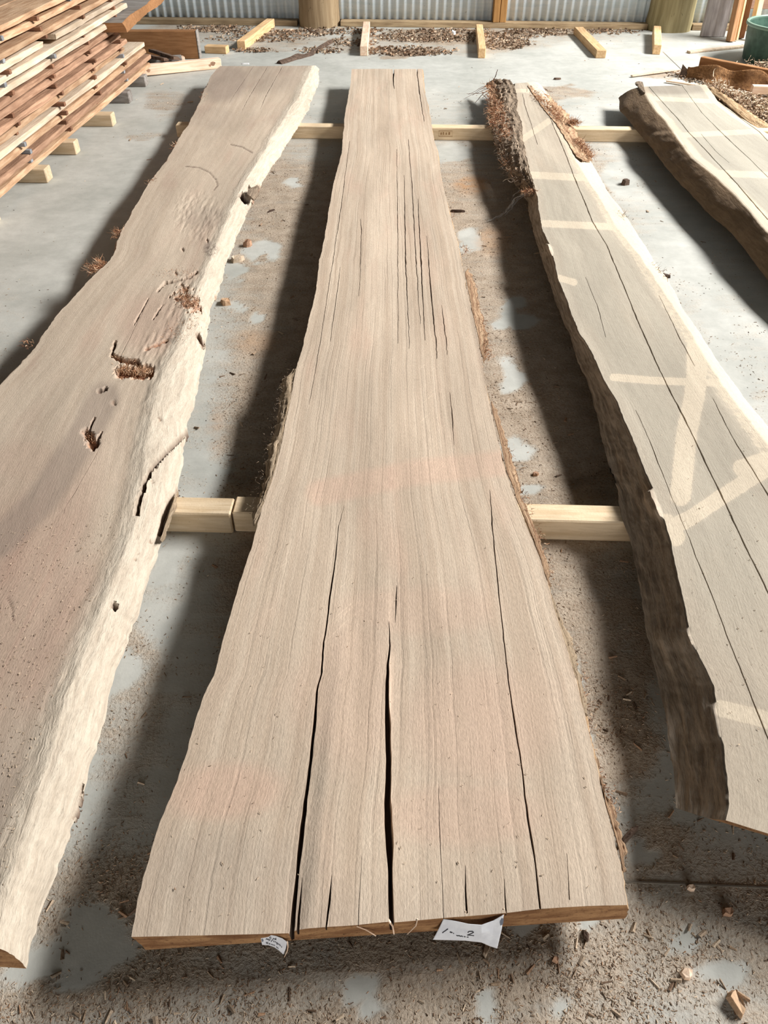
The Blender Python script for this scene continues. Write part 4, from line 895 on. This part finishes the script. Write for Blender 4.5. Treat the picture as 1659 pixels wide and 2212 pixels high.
# ---------------------------------------------------------------- timbers lying along the back
def back_timbers():
    r = random.Random(3)
    g = 'short joists on the floor along the back wall'
    for (a, b, w, h, lab) in (((522, 108), (586, 58), .075, .07, 'pine offcut angled towards the left pole by the back wall'),
                              ((786, 121), (792, 66), .065, .075, 'pale weathered joist right of the left pole, beside the litter'),
                              ((1040, 126), (1034, 72), .062, .075, 'pine joist on the floor below the wall stud'),
                              ((1297, 126), (1248, 74), .085, .06, 'pine joist lying askew between the stud and the right pole'),
                              ((1417, 118), (1416, 76), .066, .075, 'pine joist end in front of the right pole')):
        p, q = un(*a), un(*b); timber('joist', p, q, w, h, M_PALE if a[0] == 786 else M_PINE, lab, 'timber', g)
    # deep beam on edge, left
    o = timber('beam', (-2.35, 7.44), (-1.555, 7.44), .075, .205, M_BROWN, 'deep brown beam on edge behind the board stack', 'timber', bev=.006)
    me = box_geo(.012, .078, .208, .004); me.materials.append(M_GREYW); c = lk(bpy.data.objects.new('painted_end', me), o); c.location = (.397+.006, 0, -.0015+.0015); c['label'] = 'grey sealed end'
    timber('offcut', (-1.535, 7.66), (-1.345, 7.625), .085, .055, M_PINE, 'short brown block just right of the deep beam', 'timber')
    timber('offcut', (-2.2, 6.66), (-1.325, 7.10), .06, .072, M_PALE, 'pale knotty timber lying across behind the stack end', 'timber', z=(.012, .0))
    timber('offcut', (-1.95, 7.02), (-1.63, 7.10), .10, .085, M_GREYW, 'small grey block between the stack end and the deep beam', 'timber')
    timber('offcut', (-1.98, 7.17), (-1.66, 7.32), .05, .04, M_PALE, 'pale stick lying behind the small grey block', 'timber')
    pt = bpy.data.objects['offcut.001']
    for kx, kz, rr in ((-.10, .035, .016), (.42, .04, .02), (-.13, .05, .010), (.395, .03, .012)):
        n = 10; V = [(kx, -.0315, kz)]+[(kx+rr*math.cos(t)*(1+.3*math.sin(3*t)), -.0304, kz+rr*.8*math.sin(t)) for t in np.linspace(0, 2*math.pi, n, endpoint=False)]
        mesh_obj('knot', V, [(0, 1+i, 1+(i+1) % n) for i in range(n)], M_ROUGHR, pt)
    V, Fc = wobble_box(.38, .05, .022, 12, .006, 33); o = mesh_obj('bark_piece', V, Fc, M_DARKW); o.location = (-1.62, 6.96, .0845); o.rotation_euler = (0, .15, .75); tag(o, 'dark strip of bark on the small grey block', 'bark')
    V, Fc = wobble_box(.30, .045, .02, 12, .006, 34); o = mesh_obj('bark_piece', V, Fc, M_DARKW); o.location = (-1.70, 6.93, .0845); o.rotation_euler = (0, .1, .95); tag(o, 'dark strip of bark leaning by the stack corner', 'bark')
    # curved bark strip on the floor behind the left slab
    P = np.array([un(*p) for p in ((603, 138), (640, 127), (668, 120), (690, 106), (716, 93))]); s = np.linspace(0, 4, 26); P = np.stack([np.interp(s, range(5), P[:, k]) for k in range(3)], 1)
    V, Fc = [], []
    for i, p in enumerate(P):
        wd = .035*(1-.6*(i/25)**2)*(.8+.4*vn(i*.7, 0, 3)); d = P[min(i+1, 25)]-P[max(i-1, 0)]; d /= np.linalg.norm(d); n = np.array((-d[1], d[0], 0)); zc = .018+.02*vn(i*.3, 2, 5)
        for a, hh in ((-1, 0), (-.6, .6), (0, 1), (.6, .6), (1, 0), (0, -.05)): V.append(p+n*wd*a+np.array((0, 0, max(0.0005, hh*zc))))
    for i in range(25):
        for j in range(6): a, b = i*6+j, i*6+(j+1) % 6; Fc.append((a, b, b+6, a+6))
    Fc += [tuple(range(5, -1, -1)), tuple(25*6+j for j in range(6))]
    tag(mesh_obj('bark_strip', V, Fc, M_DARKW), 'dark curved strip of bark on the floor beyond the left slab', 'bark')
    # right: boards leaning on the wall
    def lean(p, w, t, h, mat, lab, rz=0.0, dy=.28):
        me = box_geo(w, t, h, .003); me.materials.append(mat); o = lk(bpy.data.objects.new('leaning_board', me)); o.location = (p[0], p[1], t*math.sin(dy/h)*.5+.0005)
        o.rotation_euler = (-math.atan(dy/h), lean_t, rz); tag(o, lab, 'board', 'boards leaning on the back wall')
    lean_t = .02; MV = (70, 70, 5)
    wg = timber_mat('weathered_upright', lin(158, 152, 150), lin(190, 184, 182), MV, .4); wb = timber_mat('brown_upright', lin(160, 116, 80), lin(190, 148, 110), MV, .4); wp = timber_mat('pale_upright', lin(222, 190, 142), lin(240, 214, 172), MV, .2); wd = timber_mat('dark_upright', lin(112, 74, 48), lin(146, 102, 70), MV, .3)
    lean((3.04, 8.30), .22, .04, 1.9, wg, 'wide grey weathered board leaning beside the right pole', .0, .12)
    lean((3.135, 8.08), .05, .07, 1.8, wb, 'narrow brown board leaning right of the wide grey board', .25, .20)
    lean((3.195, 8.12), .02, .07, 1.7, wp, 'thin pale lath leaning against the narrow brown board', .1, .26)
    lean((3.27, 8.22), .05, .06, 1.9, wd, 'dark brown board leaning between the lath and the pale batten', .2, .2)
    lean((3.34, 8.13), .05, .06, 1.9, wp, 'pale batten leaning at the far right, above the tub', .2, .25)
    timber('lath', (2.62, 7.62), (3.30, 7.90), .05, .018, M_ROUGHP, 'flat pale lath on the floor below the leaning boards', 'timber')

# ---------------------------------------------------------------- green tub
def tub():
    g = G('tub_green'); n = g.noise(g.obj(), (20, 20, 20), det=4); col = g.mix(g.ramp(n, .3, .7), lin(56, 80, 69), lin(74, 100, 87)); m = g.done(col, .45, n, .001)
    root = empty('tub', (3.33, 7.34, 0)); tag(root, 'large green plastic tub at the right edge of the picture', 'tub')
    N = 64
    def lathe(prof, name, mat):
        V = []; Fc = []
        for rr, z in prof:
            for i in range(N): a = 2*math.pi*i/N; V.append((rr*math.cos(a), rr*math.sin(a), z))
        for k in range(len(prof)-1):
            for i in range(N): a, b = k*N+i, k*N+(i+1) % N; Fc.append((a, b, b+N, a+N))
        return mesh_obj(name, V, Fc, mat, root, True, sharp=35)
    b = lathe([(.001, .002), (.318, .002), (.325, .012), (.350, .26), (.344, .26), (.316, .016), (.001, .012)], 'body', m)
    g2 = G('tub_rim'); m2 = g2.done(lin(120, 146, 130), .4)
    lathe([(.345, .25), (.362, .252), (.366, .262), (.362, .274), (.346, .276), (.340, .268), (.345, .25)], 'rim', m2)

# ---------------------------------------------------------------- offcuts, bark and shavings at the far right
def right_debris():
    timber('offcut', (2.50, 6.93), (3.15, 6.20), .05, .115, M_BROWN, 'brown timber on edge in the rubbish heap before the green tub', 'timber')
    me = box_geo(.99, .051, .006, .002); me.materials.append(M_PALE)
    timber('offcut', (2.66, 6.23), (3.1, 6.18), .05, .055, M_PALE, 'pale squared block on the heap right of the far-right slab', 'timber', z=.02)
    timber('offcut', (2.70, 6.02), (3.05, 5.92), .06, .05, M_ROUGHP, 'small block with a dark notch, lowest on the right heap', 'timber', z=.02)
    timber('lath', (2.16, 6.62), (2.72, 6.22), .03, .012, M_PALE, 'pale lath lying just beyond the far-right slab', 'timber', z=.008)
    timber('lath', (1.93, 6.78), (2.35, 6.98), .025, .01, M_ROUGHP, 'thin pale strip at the far tip of the rubbish heap', 'timber', z=.006)
    # torn sheet of bark propped on the timber
    n, m = 40, 16; V = []; 
    for i in range(n):
        t = i/(n-1); p = np.array((2.36, 6.80))*(1-t)+np.array((2.98, 6.22))*t
        for j in range(m):
            u = j/(m-1); wdt = .11*(.45+.9*vn(t*7, 0, 4))*(1 if t > .1 else .5)
            off = -u*wdt*.8; z = .012+.11*(1-u)*(.35+.8*vn(t*5, 3, 9))*(1-.3*u)+.02*(fbm(t*12, u*5, 8)-.5)
            V.append((p[0]+off*.68+.03*(vn(t*9, u*3, 2)-.5), p[1]+off*.73-.045, max(z, .004)))
    i = np.arange(n*m).reshape(n, m); Fc = np.stack([i[:-1, :-1], i[:-1, 1:], i[1:, 1:], i[1:, :-1]], -1).reshape(-1, 4).tolist()
    o = mesh_obj('bark_sheet', V, Fc, M_SHEET, None, True); vvec(o, 'gco', np.array(V)); md = o.modifiers.new('thick', 'SOLIDIFY'); md.thickness = .006
    tag(o, 'torn curling brown bark sheet lying against the timber on edge', 'bark')
    V = [(-.05, 0, 0), (.05, .03, 0), (.06, -.03, 0), (-.03, .02, .075), (.01, .03, .05), (.03, -.02, .03), (-.045, -.005, .09)]; Fc = [(0, 2, 1), (0, 1, 4, 3), (1, 2, 5, 4), (2, 0, 6, 5), (3, 4, 5, 6), (0, 3, 6)]; o = mesh_obj('bark_piece', V, Fc, M_DARKW); o.location = (2.36, 6.80, .0005); tag(o, 'pointed dark bark flake at the left tip of the bark sheet', 'bark')
    # long bark strip beside the far-right slab
    b = bark_band('bark_strip', None, [(1528, 192), (1560, 215), (1600, 250), (1640, 280), (1690, 310)], [(1540, 190), (1578, 212), (1618, 240), (1659, 268), (1710, 300)], .03, .03, .018, bark_mat('bark_long', lin(150, 118, 84), lin(204, 176, 140)), .006, 80, 10, 21, .012)
    tag(b, 'long curved strip of bark hugging the far-right slab', 'bark')
    r = np.random.default_rng(4)
    # heap of shavings and sawdust
    def heap(pts, n, hgt, name, label, size, w, pal=None, sd=5):
        C = np.array([un(*p)[:2] for p in pts]); k = r.integers(0, len(C), n); xy = C[k]+r.normal(0, w, (n, 2)); z = np.abs(r.normal(0, hgt, n))*np.exp(-((xy-C[k])**2).sum(1)/(2*w*w))
        P = np.concatenate([xy, z[:, None]], 1); chips(name, P, np.full(n, size), pal_cols(n, sd) if pal is None else pal[r.integers(0, len(pal), n)]*(.8+.4*r.random((n, 1))), sd, None, label, 2.0, 2.0)['category'] = 'shavings'
    def curls(name, pts, n, w, ln, label, sd):
        P = np.array([un(*p) for p in pts]); k = r.integers(0, len(P), n); base = P[k]+np.abs(r.normal(0, 1, (n, 3)))*np.array((0, 0, .03))+r.normal(0, w, (n, 3))*np.array((1, 1, 0))
        o = fibres(name, base, r.normal(0, 1, (n, 3))*np.array((1, 1, .6)), ln*(.5+r.random(n)), .004*(.6+.8*r.random(n)), FIBS[r.integers(0, len(FIBS), n)], M_FIBRE, None, sd, 3.0, 6); o['kind'] = 'stuff'; tag(o, label, 'shavings')
    heap([(1560, 205), (1590, 225), (1625, 245), (1655, 265), (1640, 235), (1610, 215)], 1500, .02, 'shaving_heap', 'pale shavings and chips heaped right of the far-right slab', .022, .07, sd=7)
    curls('shaving_curls', [(1535, 197), (1560, 205), (1585, 215), (1610, 232), (1640, 250), (1655, 240)], 420, .05, .06, 'curled pale wood shavings on the right heap', 71)
    heap([(1620, 160), (1650, 158), (1690, 160), (1640, 165)], 900, .03, 'shaving_heap', 'brown shavings heaped at the foot of the green tub', .03, .06, sd=8)
    curls('shaving_curls', [(1618, 155), (1640, 152), (1665, 155)], 200, .05, .05, 'curled brown shavings at the foot of the green tub', 72)
    heap([(1480, 163), (1505, 170), (1530, 178), (1560, 190)], 500, .012, 'shaving_heap', 'dark bark crumbs under the torn bark sheet', .02, .06, sd=9)
FIBS = np.array([lin(206, 186, 160), lin(184, 160, 134), lin(226, 208, 184), lin(160, 132, 108)])[:, :3]

# ---------------------------------------------------------------- paper tags on the near end of the middle slab
def papers():
    g = G('paper'); n = g.noise(g.obj(), (60, 60, 60), det=3); m = g.done(g.mix(g.ramp(n, .3, .7), lin(224, 226, 232), lin(238, 240, 244)), .6, n, .0006)
    ink = G('ink').done(lin(52, 54, 62), .6); ink2 = G('ink_grey').done(lin(120, 124, 136), .7)
    def sheet(grid, label, curve):
        root = None
        nr, nc = len(grid), len(grid[0]); nu, nv = 40, 20
        K = np.array(grid, float)                         # px, py, z control net
        def ev(s, t):                                     # s across 0..1, t down 0..1
            a = s*(nc-1); b = t*(nr-1); i = min(int(a), nc-2); j = min(int(b), nr-2); fa, fb = a-i, b-j
            fa2 = fa*fa*(3-2*fa)*.5+fa*.5
            q = (K[j, i]*(1-fa2)+K[j, i+1]*fa2)*(1-fb)+(K[j+1, i]*(1-fa2)+K[j+1, i+1]*fa2)*fb
            return un(q[0], q[1], q[2])
        V = [ev(i/nu, j/nv) for j in range(nv+1) for i in range(nu+1)]
        Fc = [(j*(nu+1)+i, (j+1)*(nu+1)+i, (j+1)*(nu+1)+i+1, j*(nu+1)+i+1) for j in range(nv) for i in range(nu)]
        o = mesh_obj('paper_tag', V, Fc, m, None, True); md = o.modifiers.new('thick', 'SOLIDIFY'); md.thickness = .0004; md.offset = -1
        tag(o, label, 'paper tag', 'handwritten paper tags on the slab end')
        return o, ev
    def write(o, ev, strokes, w, mat, name='handwriting'):
        V, Fc = [], []
        for st in strokes:
            pts = []
            for k in range(len(st)-1):
                for f in np.linspace(0, 1, 6)[:(6 if k == len(st)-2 else 5)]: pts.append((st[k][0]*(1-f)+st[k+1][0]*f, st[k][1]*(1-f)+st[k+1][1]*f))
            P = []
            for s, t in pts:
                p = ev(s, t); e = 1e-3; nn = np.cross(ev(s+e, t)-p, ev(s, t+e)-p); nn /= np.linalg.norm(nn)+1e-12
                if nn[2] < 0: nn = -nn
                P.append((p+nn*.0008, nn))
            for k, (p, nn) in enumerate(P):
                d = P[min(k+1, len(P)-1)][0]-P[max(k-1, 0)][0]; sd = np.cross(d, nn); sd /= np.linalg.norm(sd)+1e-12
                V += [p-sd*w/2, p+sd*w/2]
                if k: i = len(V)-4; Fc.append((i, i+1, i+3, i+2))
        h = mesh_obj(name, V, Fc, mat, o); return h
    # larger sheet
    grid = [[(958, 1985, .128), (985, 1990, .126), (1012, 1996, .122), (1040, 1998, .120), (1065, 1989, .124), (1088, 1976, .133)],
            [(948, 2006, .108), (980, 2010, .104), (1010, 2014, .103), (1040, 2015, .106), (1066, 2010, .104), (1084, 2006, .106)],
            [(935, 2030, .088), (970, 2031, .082), (1005, 2032, .080), (1040, 2036, .078), (1058, 2044, .070), (1074, 2049, .066)]]
    o, ev = sheet(grid, 'larger white paper tag marked 2, right half of the middle slab end', 0)
    S = [[(.115, .44), (.075, .66)], [(.10, .50), (.115, .44)]]                                  # 1
    S += [[(.405, .50), (.43, .43), (.475, .42), (.49, .48), (.455, .57), (.41, .66), (.44, .645), (.50, .66)]]   # 2
    S += [[(.15, .60), (.16, .57), (.17, .61), (.18, .585), (.19, .615)], [(.215, .62), (.23, .645)], [(.27, .72), (.29, .74), (.30, .715), (.315, .755), (.33, .73), (.345, .765)], [(.355, .74), (.37, .765), (.385, .75)], [(.41, .775), (.44, .76)]]
    h = write(o, ev, S, .0015, ink); h['label'] = 'handwritten 1 and 2'
    h = write(o, ev, [[(.94, .20), (.965, .12), (.99, .14), (.985, .30), (.955, .34), (.94, .20)], [(.955, .28), (.965, .18), (.975, .27)], [(.965, .30), (.98, .18)]], .0028, ink2, 'smudge'); h['label'] = 'grey smudge in the corner'
    # small sheet, curling away at its right
    grid = [[(562, 2018, .128), (580, 2019, .127), (596, 2022, .124), (609, 2027, .118), (620, 2035, .108)],
            [(564, 2030, .108), (580, 2031, .106), (595, 2035, .100), (606, 2041, .094), (617, 2050, .084)],
            [(566, 2041, .092), (580, 2042, .090), (592, 2046, .082), (602, 2053, .072), (612, 2062, .062)]]
    o, ev = sheet(grid, 'small curling paper tag with three handwritten lines, left half of slab end', 0)
    S = [[(.36, .18), (.33, .14), (.30, .22), (.33, .29), (.37, .26)], [(.40, .25), (.42, .20), (.44, .26), (.40, .26)], [(.46, .20), (.47, .27), (.50, .22)], [(.52, .12), (.51, .28)], [(.54, .18), (.51, .22), (.54, .28)]]
    S += [[(.16, .45), (.18, .33), (.22, .46), (.24, .33)], [(.26, .42), (.29, .38), (.26, .47), (.30, .47)], [(.32, .34), (.31, .48)], [(.40, .30), (.35, .55)], [(.46, .40), (.42, .42), (.43, .50), (.47, .49)], [(.49, .50), (.50, .42), (.53, .43)], [(.55, .45), (.57, .52), (.60, .44), (.60, .62)], [(.63, .46), (.64, .55), (.67, .48)], [(.70, .46), (.70, .56)], [(.73, .50), (.76, .52), (.76, .58)], [(.82, .52), (.84, .60)]]
    S += [[(.16, .66), (.18, .82)], [(.24, .66), (.17, .75), (.25, .84)], [(.28, .77), (.31, .74), (.32, .83), (.28, .82), (.33, .83)], [(.36, .76), (.37, .83), (.41, .76), (.41, .84)], [(.44, .84), (.45, .77), (.48, .78)], [(.51, .77), (.52, .84)], [(.60, .80), (.63, .86), (.66, .80), (.70, .88)]]
    h = write(o, ev, S, .0010, ink); h['label'] = 'three lines of handwriting'
    h = write(o, ev, [[(.04, .50), (.06, .40), (.075, .55), (.05, .64), (.05, .46)]], .0018, ink2, 'smudge')
    # pale splinter hanging beside it
    P = [un(621, 2034, .112), un(622, 2046, .095), un(620, 2056, .078), un(614, 2068, .060)]; V, Fc = [], []
    for i, p in enumerate(P):
        for a in range(4): V.append(p+np.array((math.cos(a*1.5708), math.sin(a*1.5708)*.4, math.sin(a*1.5708)))*.0011*(1-.2*i))
    for i in range(3):
        for j in range(4): a, b = i*4+j, i*4+(j+1) % 4; Fc.append((a, b, b+4, a+4))
    Fc += [(0, 1, 2, 3), (12, 15, 14, 13)]
    return mesh_obj('splinter', V, Fc, M_PALE)

# ---------------------------------------------------------------- single pieces one can point at on the floor
def singles():
    r = np.random.default_rng(12)
    def chip(px, py, lx, ly, h, rot, mat, lab, name='wood_chip', cat='wood chip', sd=0, z=0.0):
        n = 7; q = np.random.default_rng(sd+100); a = np.linspace(0, 2*np.pi, n, endpoint=False)+q.normal(0, .18, n); rr = .5*(.75+.4*q.random(n))
        V = [(math.cos(t)*k*lx, math.sin(t)*k*ly, 0) for t, k in zip(a, rr)]+[(math.cos(t)*k*lx*.85+.03*lx, math.sin(t)*k*ly*.8, h*(.6+.6*q.random())) for t, k in zip(a, rr)]
        Fc = [tuple(range(n-1, -1, -1)), tuple(range(n, 2*n))]+[(i, (i+1) % n, n+(i+1) % n, n+i) for i in range(n)]
        o = mesh_obj(name, V, Fc, mat); p = un(px, py); o.location = (p[0], p[1], z+.0003); o.rotation_euler = (0, 0, math.radians(rot)); tag(o, lab, cat, 'loose pieces lying on the floor')
    chip(513, 563, .055, .075, .022, -20, M_ROUGHP, 'pale wedge of wood on the floor right of the left slab', sd=1)
    chip(534, 531, .05, .04, .022, 10, M_ROUGHR, 'small orange chip just above the pale wedge on the floor', sd=2)
    chip(487, 655, .045, .06, .02, 30, M_ROUGH, 'brown chip close to the edge of the left slab, below the pale wedge', sd=3)
    chip(1349, 398, .05, .05, .028, 0, M_DARKW, 'dark lump on the floor between the two right-hand slabs', sd=4)
    chip(988, 458, .085, .022, .012, -5, M_DARKW, 'dark flat bark sliver sticking out beside the middle slab edge', sd=5)
    chip(1590, 2172, .022, .055, .018, 15, M_ROUGH, 'oval bark chip on the floor in the near right corner', sd=6)
    chip(1265, 2024, .012, .024, .008, 10, M_DARKW, 'dark splinter on the floor below the right end of the middle slab', sd=7)
    chip(1050, 2055, .012, .028, .010, -15, M_ROUGHP, 'pale splinter on the floor under the larger paper tag', sd=8)
    chip(1483, 2106, .024, .018, .010, 20, M_PALE, 'pale yellow chip left of the oval bark chip in the near right', sd=9)
    chip(1491, 1920, .016, .014, .012, 0, M_PALE, 'pale chip on the floor joint at the near right', sd=10)
    chip(1570, 1972, .02, .02, .012, 0, M_ROUGHR, 'reddish crumb right of the pale chip near the floor joint', sd=11)
    chip(1199, 2074, .012, .012, .008, 0, M_ROUGHR, 'tiny reddish crumb on the clean concrete in front of the middle slab', sd=12)
    chip(1157, 1026, .026, .018, .008, 10, M_ROUGHR, 'reddish chip just above the mid bearer, right of the middle slab', sd=13)
    chip(986, 150, .0, .0, .0, 0, M_PALE, 'x', sd=14) if False else None
    chip(1203, 172, .075, .03, .012, 5, M_DARKW, 'dark bark flake on the bright floor beyond the right slab', sd=15)
    chip(979, 74, .05, .03, .03, 5, M_WHITE, 'white scrap lying in the litter along the back wall', 'paper_scrap', 'scrap', 16)
    chip(530, 139, .07, .02, .008, 5, M_WHITE, 'white scrap on the floor just beyond the left slab end', 'paper_scrap', 'scrap', 17)
    chip(625, 68, .09, .05, .02, 10, M_PALE, 'pale wedge offcut at the foot of the left pole', sd=18)
    chip(1355, 1810, .075, .012, .02, 40, M_DARKW, 'dark twig of bark beside the near right edge of the middle slab', sd=19)
    chip(585, 457, .06, .012, .008, 45, M_DARKW, 'dark curved sliver on the floor between the left and middle slabs', sd=20)
    chip(1433, 597, .07, .022, .012, -35, M_DARKW, 'dark curled sliver on the right sapwood edge of the grey slab', sd=21, z=.0)
M_WHITE = G('white_scrap').done(lin(236, 236, 236), .7)
M_SHEET = bark_mat('bark_sheet', lin(120, 84, 54), lin(176, 130, 86))
make_floor(); back_wall()
SL = make_slabs(); slab_bits(SL); sawdust(SL); bearers()
wp = stack(); tag(wp, 'grey waney plank jutting out beyond the far end of the board stack', 'board')
back_timbers(); tub(); right_debris()
sp = papers(); sp.parent = SL[1][0]
singles(); floor_debris()
